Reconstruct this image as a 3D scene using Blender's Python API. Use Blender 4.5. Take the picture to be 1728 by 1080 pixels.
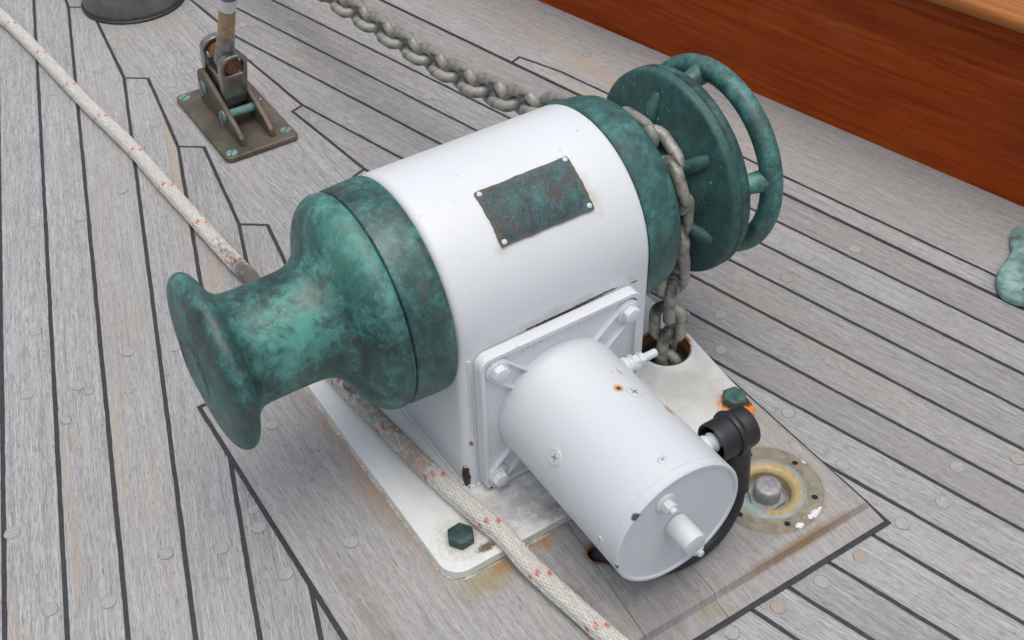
import bpy, bmesh, math, random
from mathutils import Vector, Matrix, Euler, noise as mn
import numpy as np
random.seed(7)
PI = math.pi
for o in list(bpy.data.objects): bpy.data.objects.remove(o)
SC = bpy.context.scene
COL = SC.collection

# ------------------------------------------------------------------ camera, sky, sun, exposure
CAM_C = Vector((-0.3090442, -0.6632042, 0.7875762))
RGT = Vector((0.8393050, -0.5433683, -0.0178295))
DWN = Vector((-0.3781353, -0.5598893, -0.7372501))
FWD = Vector((0.3906158, 0.6255197, -0.6753846))
cd = bpy.data.cameras.new('camera'); cam = bpy.data.objects.new('camera', cd); COL.objects.link(cam)
M4 = Matrix.Identity(4)
for i in range(3):
    M4[i][0] = RGT[i]; M4[i][1] = -DWN[i]; M4[i][2] = -FWD[i]; M4[i][3] = CAM_C[i]
cam.matrix_world = M4
cd.sensor_width = 36; cd.lens = 36*2018.4572/1728; cd.clip_start = .02; cd.clip_end = 200
cd.dof.use_dof = True; cd.dof.focus_distance = 1.06; cd.dof.aperture_fstop = 18
SC.camera = cam
w = bpy.data.worlds.new('World'); SC.world = w; w.use_nodes = True
nt = w.node_tree; bg = nt.nodes['Background']
sky = nt.nodes.new('ShaderNodeTexSky'); sky.sky_type = 'NISHITA'; sky.sun_disc = False
SUN_EL, SUN_AZ = math.radians(82), math.radians(-160)      # azimuth from +Y towards +X
sky.sun_elevation = SUN_EL; sky.sun_rotation = SUN_AZ
sky.dust_density = 6; sky.air_density = 1.0; sky.ozone_density = 1.0
hs = nt.nodes.new('ShaderNodeHueSaturation'); hs.inputs['Saturation'].default_value = .72   # cloud cover greys the sky
nt.links.new(sky.outputs[0], hs.inputs['Color']); nt.links.new(hs.outputs[0], bg.inputs[0])
bg.inputs[1].default_value = .13
sd = bpy.data.lights.new('sun', 'SUN'); sd.energy = .55; sd.angle = math.radians(80); sd.color = (.965, 1, .965)
sun = bpy.data.objects.new('sun', sd); COL.objects.link(sun)
dvec = Vector((math.sin(SUN_AZ)*math.cos(SUN_EL), math.cos(SUN_AZ)*math.cos(SUN_EL), math.sin(SUN_EL)))
sun.rotation_euler = dvec.to_track_quat('Z', 'Y').to_euler(); sun.location = dvec*5
SC.view_settings.view_transform = 'Standard'; SC.view_settings.look = 'None'
SC.view_settings.exposure = 0.24; SC.view_settings.gamma = 1

def on_plane(u, v, z):
    """world point of a measured spot lying on the level surface z"""
    d = RGT*((u-864)/2018.4572) + DWN*((v-540)/2018.4572) + FWD
    s = (z-CAM_C.z)/d.z
    return CAM_C + d*s

# ------------------------------------------------------------------ node helpers
class NT:
    def __init__(s, name, rough=.5, metal=0, spec=.5):
        s.m = bpy.data.materials.new(name); s.m.use_nodes = True; s.t = s.m.node_tree
        s.b = s.t.nodes['Principled BSDF']; s.b.inputs['Roughness'].default_value = rough
        s.b.inputs['Metallic'].default_value = metal; s.b.inputs['Specular IOR Level'].default_value = spec
        s.tc = s.t.nodes.new('ShaderNodeTexCoord')
    def n(s, k): return s.t.nodes.new(k)
    def l(s, a, b): s.t.links.new(a, b)
    def val(s, v, sock):
        if isinstance(v, (int, float)): sock.default_value = v
        elif isinstance(v, tuple): sock.default_value = (*v, 1) if len(v) == 3 and sock.type == 'RGBA' else v
        else: s.l(v, sock)
    def obj(s): return s.tc.outputs['Object']
    def uv(s): return s.tc.outputs['UV']
    def mapping(s, co, scale=(1, 1, 1), loc=(0, 0, 0), rot=(0, 0, 0)):
        m = s.n('ShaderNodeMapping'); s.l(co, m.inputs[0]); s.val(loc, m.inputs['Location']); m.inputs['Scale'].default_value = scale; m.inputs['Rotation'].default_value = rot
        return m.outputs[0]
    def noise(s, co, scale, detail=4, rough=.55, dist=0, out=0):
        m = s.n('ShaderNodeTexNoise'); s.l(co, m.inputs['Vector']); m.inputs['Scale'].default_value = scale
        m.inputs['Detail'].default_value = detail; m.inputs['Roughness'].default_value = rough; m.inputs['Distortion'].default_value = dist
        return m.outputs[out]
    def voro(s, co, scale, feat='F1', out=0, rnd=1):
        m = s.n('ShaderNodeTexVoronoi'); m.feature = feat; s.l(co, m.inputs['Vector']); m.inputs['Scale'].default_value = scale
        m.inputs['Randomness'].default_value = rnd
        return m.outputs[out]
    def wave(s, co, scale, dist=2, detail=2, dscale=1, dirn='X', prof='SIN'):
        m = s.n('ShaderNodeTexWave'); s.l(co, m.inputs['Vector']); m.wave_type = 'BANDS'; m.bands_direction = dirn; m.wave_profile = prof
        m.inputs['Scale'].default_value = scale; m.inputs['Distortion'].default_value = dist; m.inputs['Detail'].default_value = detail; m.inputs['Detail Scale'].default_value = dscale
        return m.outputs['Fac']
    def ramp(s, f, stops, interp='LINEAR'):
        m = s.n('ShaderNodeValToRGB'); s.l(f, m.inputs[0]); cr = m.color_ramp; cr.interpolation = interp
        while len(cr.elements) < len(stops): cr.elements.new(.5)
        for e, (p, c) in zip(cr.elements, stops):
            e.position = p; e.color = (*c, 1) if isinstance(c, tuple) else (c, c, c, 1)
        return m.outputs[0]
    def mix(s, f, a, b, mode='MIX'):
        m = s.n('ShaderNodeMix'); m.data_type = 'RGBA'; m.blend_type = mode
        s.val(f, m.inputs[0]); s.val(a, m.inputs[6]); s.val(b, m.inputs[7]); return m.outputs[2]
    def math(s, op, a, b=0, c=0, clamp=False):
        m = s.n('ShaderNodeMath'); m.operation = op; m.use_clamp = clamp; s.val(a, m.inputs[0]); s.val(b, m.inputs[1]); s.val(c, m.inputs[2]); return m.outputs[0]
    def spot(s, p, r, soft=.5, nscale=300, namp=.5, stretch=(1, 1, 1)):
        """mask of a stain with its own place and shape, 1 inside"""
        m = s.n('ShaderNodeVectorMath'); m.operation = 'SUBTRACT'; s.l(s.obj(), m.inputs[0]); m.inputs[1].default_value = p
        k = s.n('ShaderNodeVectorMath'); k.operation = 'MULTIPLY'; s.l(m.outputs[0], k.inputs[0]); k.inputs[1].default_value = tuple(1/x for x in stretch)
        d = s.n('ShaderNodeVectorMath'); d.operation = 'LENGTH'; s.l(k.outputs[0], d.inputs[0])
        dd = s.math('DIVIDE', d.outputs['Value'], r)
        nz = s.noise(s.obj(), nscale, 4, .6)
        dd = s.math('ADD', dd, s.math('MULTIPLY', s.math('SUBTRACT', nz, .5), namp*2))
        return s.ramp(dd, [(max(0, 1-soft)*.999, 1.0), (1.0, 0.0)])
    def bump(s, h, strength=.3, dist=.001, prev=None):
        m = s.n('ShaderNodeBump'); s.val(h, m.inputs['Height']); m.inputs['Strength'].default_value = strength; m.inputs['Distance'].default_value = dist
        if prev is not None: s.l(prev, m.inputs['Normal'])
        s.l(m.outputs[0], s.b.inputs['Normal']); return m.outputs[0]
    def col(s, c): s.val(c, s.b.inputs['Base Color'])
    def rough(s, r): s.val(r, s.b.inputs['Roughness'])
    def attr(s, name, out='Fac'):
        m = s.n('ShaderNodeAttribute'); m.attribute_name = name; return m.outputs[out]

# object-space points below are given relative to the thing's origin
W0 = Vector((.09, 0, 0))       # windlass origin
def wl(x, y, z): return (x-W0.x, y-W0.y, z-W0.z)

# ------------------------------------------------------------------ materials
def teak(name, pad=False):
    k = NT(name, .72, 0, .3)
    uv = k.uv(); rnd = k.attr('plank')
    off = k.n('ShaderNodeCombineXYZ'); k.l(k.math('MULTIPLY', rnd, 37.0), off.inputs[0]); k.l(k.math('MULTIPLY', rnd, 11.0), off.inputs[1]); k.l(k.math('MULTIPLY', rnd, 5.0), off.inputs[2])
    ad = k.n('ShaderNodeVectorMath'); ad.operation = 'ADD'; k.l(uv, ad.inputs[0]); k.l(off.outputs[0], ad.inputs[1])
    p = ad.outputs[0]
    # u runs along the plank, v across it (metres)
    wob = k.noise(k.mapping(p, (6, 9, 1)), 1.0, 3, .5)
    wobv = k.n('ShaderNodeCombineXYZ'); k.l(k.math('MULTIPLY', k.math('SUBTRACT', wob, .5), .010), wobv.inputs[1])
    a2 = k.n('ShaderNodeVectorMath'); a2.operation = 'ADD'; k.l(p, a2.inputs[0]); k.l(wobv.outputs[0], a2.inputs[1]); q = a2.outputs[0]
    fine = k.noise(k.mapping(q, (60, 1300, 1)), 1.0, 3, .65)
    mid = k.noise(k.mapping(q, (14, 340, 1)), 1.0, 4, .6, .3)
    pore = k.noise(k.mapping(q, (110, 2000, 1)), 1.0, 2, .6)
    fig = k.wave(k.mapping(q, (1.2, 26, 1)), 1.0, 5, 3, 1.2, 'Y')
    blot = k.noise(k.mapping(p, (7, 16, 1)), 1.0, 5, .6)
    big = k.noise(k.mapping(p, (2.2, 5, 1), (3, 7, 0)), 1.0, 3, .5)
    c = k.ramp(mid, [(.28, (.345, .352, .357)), (.5, (.443, .450, .455)), (.72, (.540, .547, .551))])
    c = k.mix(k.ramp(fine, [(.36, .52), (.54, 0.0)]), c, (.14, .137, .135))
    c = k.mix(k.ramp(pore, [(.32, .8), (.43, 0.0)]), c, (.07, .066, .062))
    c = k.mix(k.ramp(fig, [(.0, .13), (.25, 0.0)]), c, (.19, .165, .145))
    c = k.mix(k.ramp(blot, [(.54, 0.0), (.70, .30)]), c, (.43, .37, .295))
    wst = k.noise(k.mapping(p, (2.6, 24, 1), (5, 2, 0)), 1.0, 4, .55); c = k.mix(k.ramp(wst, [(.60, 0.0), (.72, .55)]), c, (.46, .36, .25))          # warm patches where the grey has worn off
    c = k.mix(k.ramp(big, [(.35, .2), (.6, 0.0)]), c, (.22, .21, .205))
    c = k.mix(k.ramp(rnd, [(0, .30), (.5, 0.0), (1.0, 0.0)]), c, (.17, .155, .14))
    c = k.mix(k.ramp(rnd, [(.6, 0.0), (1.0, .18)]), c, (.42, .38, .335))
    salt = k.noise(k.obj(), 420, 3, .7)
    c = k.mix(k.ramp(salt, [(.62, 0.0), (.72, .3)]), c, (.55, .54, .53))
    if pad:
        o = Vector((.0665, -.08, -.0195))
        def P(x, y, z): return (x-o.x, y-o.y, z-o.z)
        st = k.spot(P(-.062, -.02, -.0095), .17, .9, 40, .6, (.10, 1, 1)); c = k.mix(k.math('MULTIPLY', st, .55), c, (.36, .22, .13))
        st = k.spot(P(-.03, -.172, -.0095), .030, .8, 120, .7, (1.3, .6, 1)); c = k.mix(k.math('MULTIPLY', st, .75), c, (.30, .25, .10))
        st = k.spot(P(-.016, -.166, -.0095), .012, .8, 160, .7); c = k.mix(k.math('MULTIPLY', st, .8), c, (.36, .16, .05))
        st = k.spot(P(.028, -.166, -.0095), .011, .8, 200, .6); c = k.mix(k.math('MULTIPLY', st, .85), c, (.42, .20, .06))
        st = k.spot(P(.20, -.2815, -.0095), .075, .8, 70, .45, (1.2, .075, 1)); c = k.mix(k.math('MULTIPLY', st, .85), c, (.25, .145, .055))
        st = k.spot(P(.100, -.288, -.014), .013, .7, 160, .8, (1.1, 1, 1)); c = k.mix(k.math('MULTIPLY', st, .4), c, (.24, .24, .09))
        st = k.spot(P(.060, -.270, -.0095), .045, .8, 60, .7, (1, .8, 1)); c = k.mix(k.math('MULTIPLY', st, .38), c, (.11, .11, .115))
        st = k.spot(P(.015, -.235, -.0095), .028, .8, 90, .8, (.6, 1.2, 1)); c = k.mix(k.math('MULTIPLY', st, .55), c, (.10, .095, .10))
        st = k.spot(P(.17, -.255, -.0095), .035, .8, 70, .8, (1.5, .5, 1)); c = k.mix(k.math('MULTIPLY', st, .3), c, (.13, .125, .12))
        st = k.spot(P(.262, -.14, -.0095), .020, .8, 150, .8, (.6, 1.1, 1)); c = k.mix(k.math('MULTIPLY', st, .6), c, (.34, .22, .06))
        ring = k.spot(P(.2165, -.2255, -.0095), .0505, .12, 90, .06); c = k.mix(k.math('MULTIPLY', ring, .8), c, (.27, .155, .07))
        st = k.spot(P(.0585, -.1995, -.0095), .0145, .2, 260, .35); c = k.mix(k.math('MULTIPLY', st, .85), c, (.30, .14, .07))
        edge = k.spot(P(-.125, -.2, -.0095), .16, .5, 60, .6, (.05, 1, 1)); c = k.mix(k.math('MULTIPLY', edge, .35), c, (.13, .12, .115))
    k.col(c)
    h = k.math('ADD', k.math('MULTIPLY', fine, .8), k.math('MULTIPLY', pore, .6)); h = k.math('ADD', h, k.math('MULTIPLY', mid, .7))
    c = k.mix(.14, c, (.40, .35, .29)) if pad else c
    k.col(c)
    nb = k.bump(h, .8, .0008)
    k.bump(blot, .25, .002, nb)
    k.rough(k.ramp(blot, [(.3, .62), (.7, .8)]))
    return k.m
M_TEAK = teak('weathered_teak'); M_PAD = teak('pad_teak', True)

def caulk():
    k = NT('black_caulk', .55); n = k.noise(k.obj(), 260, 4, .6); k.col(k.ramp(n, [(.3, (.018, .019, .022)), (.7, (.045, .048, .053))])); k.bump(n, .5, .001); return k.m
M_CAULK = caulk()

def plugm():
    k = NT('plug_teak', .7, 0, .3)
    rnd = k.attr('plank')
    q = k.mapping(k.uv(), (60, 700, 1)); n = k.noise(q, 1, 3, .6)
    c = k.ramp(n, [(.3, (.30, .297, .295)), (.7, (.43, .425, .42))]); c = k.mix(k.ramp(rnd, [(.8, 0.0), (1.0, .6)]), c, (.36, .25, .17)); k.col(c); k.bump(n, .4, .0006); return k.m
M_PLUG = plugm()
def flat(name, c, rough=.5, metal=0, var=.25, scale=80, bump=.2, bd=.0006, spec=.5):
    k = NT(name, rough, metal, spec); n = k.noise(k.obj(), scale, 5, .6)
    lo = tuple(x*(1-var) for x in c); hi = tuple(min(1, x*(1+var)) for x in c)
    k.col(k.ramp(n, [(.3, lo), (.7, hi)]));
    if bump: k.bump(n, bump, bd)
    return k.m
M_RING = flat('plug_glue_line', (.23, .215, .20), .8)

def patina(name, seed=0, teal=.5, speck=0, rough=.42, calm=1.0, even=.12):
    k = NT(name, rough, .0, .6)
    co = k.mapping(k.obj(), (1, 1, 1), (seed*3.1, seed*1.7, seed))
    a = k.noise(co, 17, 8, .72, .4); b = k.noise(co, 85, 7, .78, .3); f = k.noise(co, 260, 4, .75)
    t = k.math('ADD', k.math('MULTIPLY', a, .46), k.math('MULTIPLY', b, .36)); t = k.math('ADD', t, k.math('MULTIPLY', f, .19))
    dr_ = k.noise(k.mapping(co, (1, .55, .22)), 75, 6, .7, .3)
    t = k.math('ADD', k.math('MULTIPLY', t, .80), k.math('MULTIPLY', dr_, .21))
    t = k.math('ADD', k.math('MULTIPLY', t, 1-even), .5*even)
    t = k.math('ADD', t, (teal-.5)*.5)
    c = k.ramp(t, [(.42, (.014, .030, .030)), (.47, (.022, .066, .060)), (.512, (.036, .122, .110)), (.552, (.068, .215, .190)), (.62, (.15, .37, .335))])
    br = k.noise(co, 26, 8, .75, .8)
    c = k.mix(k.ramp(br, [(.52, 0.0), (.62, .62*calm)]), c, (.070, .066, .060))
    dk = k.noise(k.mapping(co, (1, 1, 1), (9, 4, 2)), 30, 9, .8, .3)
    c = k.mix(k.ramp(dk, [(.50, 0.0), (.60, .65*calm)]), c, (.020, .030, .030))
    if speck:
        v = k.voro(co, 240); m = k.math('MULTIPLY', k.ramp(v, [(.10, 1.0), (.20, 0.0)]), k.ramp(k.noise(co, 30, 2), [(.48, 0.0), (.58, 1.0)]))
        c = k.mix(k.math('MULTIPLY', m, speck), c, (.42, .55, .50))
    k.col(c); k.rough(k.ramp(b, [(.35, rough-.08), (.7, rough+.22)]))
    nb = k.bump(f, .20, .0006); k.bump(b, .25, .0015, nb)
    return k
def drum_mat():
    k = patina('drum_patina', 1.0, .535)
    b = k.b.inputs['Base Color'].links[0].from_socket
    # a worn brighter verdigris bloom on the barrel and a brown bruise in the throat
    pt = k.ramp(k.noise(k.obj(), 48, 8, .75, .5), [(.42, 0.0), (.54, 1.0)])
    c = k.mix(k.math('MULTIPLY', k.math('MULTIPLY', k.spot(wl(-.104, -.030, .200), .040, .6, 60, .8), pt), .85), b, (.085, .33, .265))
    c = k.mix(k.math('MULTIPLY', k.spot(wl(-.082, -.028, .212), .017, .8, 90, .5, (1, 1.6, 1)), .6), c, (.11, .075, .065))
    c = k.mix(k.math('MULTIPLY', k.spot(wl(-.048, -.03, .245), .05, .8, 45, .6), .4), c, (.10, .34, .27))
    k.col(c); return k.m
M_DRUM = drum_mat()
M_CAP = patina('cap_patina', 2.3, .50).m
M_COLLAR = patina('collar_patina', 4.2, .505, 0, .34, .9, .2).m
M_COLLAR2 = patina('chain_collar_patina', 6.1, .51, 0, .38, .5, .4).m
M_GYPSY = patina('gypsy_patina', 3.4, .475, .8, .5, .05, .6).m
M_WHEEL = patina('handwheel_patina', 5.5, .56, .3, .42, .8, .3).m
def platem():
    k = patina('nameplate_patina', 8.3, .45, .2, .40, 1.1); b = k.b.inputs['Base Color'].links[0].from_socket; o = k.obj()
    v = k.noise(k.mapping(o, (1, .8, .8)), 150, 6, .8, .6); c = k.mix(k.ramp(v, [(.50, 0.0), (.60, .7)]), b, (.060, .105, .135))
    c = k.mix(k.ramp(k.noise(o, 34, 5, .7), [(.52, 0.0), (.60, .75)]), c, (.070, .048, .040))
    c = k.mix(k.ramp(k.noise(o, 520, 2, .5), [(.66, 0.0), (.72, .5)]), c, (.26, .34, .33))
    sx = k.n('ShaderNodeSeparateXYZ'); k.l(o, sx.inputs[0]); nz = k.math('MULTIPLY', k.math('SUBTRACT', k.noise(o, 90, 4), .5), .007)
    ex = k.math('ADD', k.math('SUBTRACT', k.math('ABSOLUTE', k.math('SUBTRACT', sx.outputs[0], .006)), .0390), nz)
    ez = k.math('ADD', k.math('SUBTRACT', k.math('ABSOLUTE', k.math('SUBTRACT', sx.outputs[2], .2388)), .0118), k.math('MULTIPLY', nz, .6))
    em = k.math('MAXIMUM', k.ramp(k.math('MULTIPLY', ex, 300), [(0, 0.0), (.8, .85)]), k.ramp(k.math('MULTIPLY', ez, 500), [(0, 0.0), (.8, .8)]))
    c = k.mix(em, c, (.105, .082, .052))
    k.col(c); k.bump(v, .6, .0012); return k.m
M_PLATE = platem()
M_BOLTG = patina('bolt_patina', 9.7, .47, .2, .5).m
def pale_patina():
    k = NT('pale_verdigris', .6); n = k.noise(k.obj(), 45, 7, .65); f = k.noise(k.obj(), 300, 3)
    c = k.ramp(n, [(.36, (.06, .11, .10)), (.5, (.16, .29, .275)), (.64, (.30, .46, .44))]); k.col(c); k.bump(f, .3, .001); return k.m
M_PALE = pale_patina()

def white(name, stains=(), grime=(), chips=0, rough=.32, dirt=.25, tint=(.715, .75, .768)):
    k = NT(name, rough, 0, .5); o = k.obj()
    a = k.noise(o, 14, 5, .6); b = k.noise(o, 130, 5, .7)
    c = k.mix(k.ramp(a, [(.4, 0.0), (.75, dirt)]), tint, (.62, .62, .60))
    v = k.voro(o, 95); m = k.math('MULTIPLY', k.ramp(v, [(.08, 1.0), (.15, 0.0)]), k.ramp(k.noise(o, 24, 2), [(.56, 0.0), (.62, 1.0)]))
    c = k.mix(k.math('MULTIPLY', m, .45), c, (.30, .30, .29))
    for g in grime:
        p, r, st, colr, amt, ns = g
        c = k.mix(k.math('MULTIPLY', k.spot(p, r, .9, ns, .9, st), amt), c, colr)
    for s_ in stains:
        p, r, st, colr, soft, na = s_
        c = k.mix(k.spot(p, r, soft, 420, na, st), c, colr)
    k.col(c); k.rough(k.ramp(b, [(.3, rough), (.7, rough+.15)]))
    nb = k.bump(k.noise(o, 60, 3), .12, .002); nb = k.bump(k.noise(k.mapping(o, (14, 160, 160)), 1.0, 4, .6), .22, .0009, nb); k.bump(b, .14, .0005, nb)
    return k.m
RUST = (.52, .16, .02); DRUST = (.045, .028, .022); BRN = (.30, .17, .07)
M_HOUS = white('housing_paint', stains=[
    (wl(.000, -.0915, .020), .0065, (.7, .7, 1.7), DRUST, .10, .45),
    (wl(.000, -.0915, .006), .0045, (.7, .7, 1.4), DRUST, .15, .4),
    (wl(.000, -.0900, .012), .0030, (.8, .8, .8), (.5, .42, .25), .3, .3),
    (wl(.006, -.0915, .055), .0022, (1, 1, 1.7), BRN, .3, .4),
    (wl(.0, -.0905, .098), .0011, (1, 1, 1), DRUST, .2, .1),
    (wl(.166, -.0915, .152), .0015, (3, 1, .6), DRUST, .3, .4),
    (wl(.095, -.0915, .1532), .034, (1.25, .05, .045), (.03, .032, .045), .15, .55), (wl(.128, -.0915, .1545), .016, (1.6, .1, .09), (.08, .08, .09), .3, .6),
    (wl(.0, -.088, .0125), .0075, (.7, .7, 1.9), DRUST, .12, .55),
    ], grime=[(wl(.09, -.0915, .157), .07, (1.2, 1, .10), (.42, .42, .44), .6, 90),
              (wl(.139, -.062, .232), .022, (.5, 1, 1), (.52, .43, .30), .5, 120),
              (wl(.054, -.072, .224), .008, (1, 1, 1), (.50, .42, .32), .5, 160),
              (wl(.008, -.0915, .10), .05, (.05, 1, 1.2), (.50, .45, .38), .5, 90)])
M_BASE = white('base_plate_paint', stains=[
    (wl(.2570, -.1435, 0), .0255, (1, .95, 1), (.70, .215, .014), .4, .6),
    (wl(.2620, -.139, 0), .0085, (.7, 1.5, 1), (.05, .03, .02), .3, .5),
    (wl(.2455, -.0475, .002), .0262, (1, 1, 1), (.34, .15, .04), .10, .22),
    (wl(-.018, -.150, 0), .0075, (1.5, .7, 1), (.16, .11, .07), .5, .7),
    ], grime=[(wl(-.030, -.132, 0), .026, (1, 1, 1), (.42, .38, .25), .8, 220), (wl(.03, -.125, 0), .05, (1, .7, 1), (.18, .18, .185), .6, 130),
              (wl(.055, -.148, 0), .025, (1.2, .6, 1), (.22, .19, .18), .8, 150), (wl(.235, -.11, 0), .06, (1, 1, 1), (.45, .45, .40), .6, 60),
              (wl(-.03, -.02, 0), .17, (.10, 1, 1), (.50, .52, .48), .5, 50)], rough=.4, dirt=.4, tint=(.73, .75, .745))
M_MOTOR = white('motor_paint', tint=(.625, .665, .69), stains=[
    (wl(.0974, -.164, .1292), .0052, (1, 1, 1), (.55, .22, .03), .6, .2), (wl(.0974, -.164, .1292), .0020, (1, 1, 1), (.09, .03, .01), .3, .2),
    (wl(.124, -.1938, .1154), .0040, (1, 1.6, 1), (.58, .18, .02), .5, .3), (wl(.1118, -.146, .124), .0035, (.6, 1.7, 1), (.55, .38, .24), .8, .5),
    (wl(.042, -.2596, .111), .0042, (1.3, 1, .9), (.07, .07, .09), .3, .4), (wl(.0285, -.2585, .062), .0022, (1, 1, 1.4), (.08, .08, .08), .3, .5),
    (wl(.0345, -.2590, .055), .0012, (1, 1, 1), (.12, .12, .12), .3, .5)], rough=.30, dirt=.15)
M_FLANGE = white('flange_paint', rough=.34, dirt=.3, stains=[(wl(.0155, -.1034, .0035), .0025, (1, 1, 1), DRUST, .3, .5), (wl(.1615, -.1034, .154), .0035, (1.5, 1, .6), DRUST, .4, .5)],
                 tint=(.71, .735, .765))

def mahog():
    k = NT('varnished_mahogany', .30, 0, .5); uv = k.uv()
    wob = k.noise(k.mapping(uv, (3, 14, 1)), 1, 3); wv = k.n('ShaderNodeCombineXYZ'); k.l(k.math('MULTIPLY', wob, .03), wv.inputs[1])
    a = k.n('ShaderNodeVectorMath'); a.operation = 'ADD'; k.l(uv, a.inputs[0]); k.l(wv.outputs[0], a.inputs[1]); q = a.outputs[0]
    g = k.noise(k.mapping(q, (5, 170, 1)), 1, 5, .6); f = k.noise(k.mapping(q, (38, 900, 1)), 1, 3, .6); bl = k.noise(k.mapping(uv, (5, 12, 1)), 1, 5, .6)
    c = k.ramp(g, [(.25, (.20, .024, .0015)), (.5, (.34, .050, .003)), (.75, (.48, .090, .006))])
    c = k.mix(k.ramp(f, [(.3, .5), (.5, 0.0)]), c, (.12, .020, .003))
    c = k.mix(k.ramp(bl, [(.3, .6), (.55, 0.0)]), c, (.16, .022, .002))
    c = k.mix(k.ramp(bl, [(.58, 0.0), (.78, .5)]), c, (.42, .13, .03))
    v = k.voro(k.mapping(q, (4, 10, 1)), 1); c = k.mix(k.ramp(v, [(.035, .85), (.08, 0.0)]), c, (.03, .008, .004))
    k.col(c); k.b.inputs['Coat Weight'].default_value = .20; k.b.inputs['Coat Roughness'].default_value = .10; k.b.inputs['Specular IOR Level'].default_value = .10; k.b.inputs['Roughness'].default_value = .45
    k.bump(bl, .12, .002); return k.m
M_MAHOG = mahog()
def railm():
    k = NT('varnished_rail', .3); uv = k.uv(); g = k.noise(k.mapping(uv, (5, 150, 1)), 1, 5, .6); f = k.noise(k.mapping(uv, (40, 900, 1)), 1, 3)
    c = k.ramp(g, [(.25, (.22, .062, .009)), (.5, (.36, .125, .022)), (.75, (.50, .20, .042))]); c = k.mix(k.ramp(f, [(.3, .45), (.5, 0.0)]), c, (.16, .05, .014)); k.col(c)
    k.b.inputs['Coat Weight'].default_value = .3; k.b.inputs['Coat Roughness'].default_value = .2; k.b.inputs['Specular IOR Level'].default_value = .2; return k.m
M_RAIL = railm()
def chainm():
    k = NT('galvanised_chain', .48, .3, .5); o = k.obj(); a = k.noise(o, 45, 6, .65); b = k.noise(o, 230, 4, .7)
    c = k.ramp(a, [(.34, (.125, .123, .110)), (.5, (.30, .292, .262)), (.66, (.48, .47, .43))])
    c = k.mix(k.ramp(b, [(.58, 0.0), (.72, .6)]), c, (.40, .39, .37)); c = k.mix(k.ramp(k.noise(o, 22, 4), [(.60, 0.0), (.72, .5)]), c, (.25, .17, .09))
    c = k.mix(k.ramp(k.noise(o, 60, 5, .7, .4), [(.38, .8), (.47, 0.0)]), c, (.055, .054, .042))
    k.col(c); k.bump(b, .6, .0013); return k.m
M_CHAIN = chainm()
def bronze(name, c0, c1, c2, rough=.5, metal=.35):
    k = NT(name, rough, metal, .5); o = k.obj(); a = k.noise(o, 30, 7, .65); b = k.noise(o, 220, 4, .7)
    c = k.ramp(a, [(.3, c0), (.5, c1), (.72, c2)]); c = k.mix(k.ramp(k.noise(o, 42, 4), [(.62, 0.0), (.75, .6)]), c, (.28, .13, .05)); k.col(c)
    k.bump(b, .25, .0006); return k.m
M_BRONZE = bronze('weathered_bronze', (.075, .068, .050), (.135, .118, .088), (.20, .175, .135))
M_SCREW = flat('screw_verdigris', (.16, .30, .27), .55, 0, .35, 160)
M_STEEL = flat('stainless_steel', (.62, .61, .60), .27, .95, .15, 90, .05)
M_TOG = flat('polished_toggle_steel', (.36, .345, .33), .30, .9, .3, 90, .1)
M_DSTEEL = flat('dull_steel', (.32, .31, .30), .42, .8, .3, 120, .2)
M_RUSTY = flat('rusty_pin', (.20, .085, .035), .7, .2, .5, 160, .4)
M_TAN = flat('tan_whipping', (.42, .29, .17), .8, 0, .3, 220, .5)
M_WTAPE = flat('white_tape', (.75, .75, .74), .45, 0, .05)
M_BLACK = flat('black_rubber', (.020, .021, .023), .40, 0, .25, 60, .12, .001)
M_DARK = flat('dark_recess', (.012, .012, .012), .9)
M_DGREY = flat('dark_painted_metal', (.17, .162, .16), .42, .3, .3, 40, .15)
M_ZINC = flat('galvanised_bolt', (.33, .33, .34), .5, .4, .3, 220, .35)
M_SLOT = flat('slot_dark', (.02, .03, .03), .8)
M_PSLOT = flat('painted_slot', (.30, .32, .34), .6, 0, .2)
M_PSCREW = flat('painted_screw', (.62, .64, .67), .4, 0, .1)
M_PIPE = bronze('chain_pipe_metal', (.06, .055, .045), (.11, .10, .08), (.20, .13, .07), .7, .2)

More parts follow.
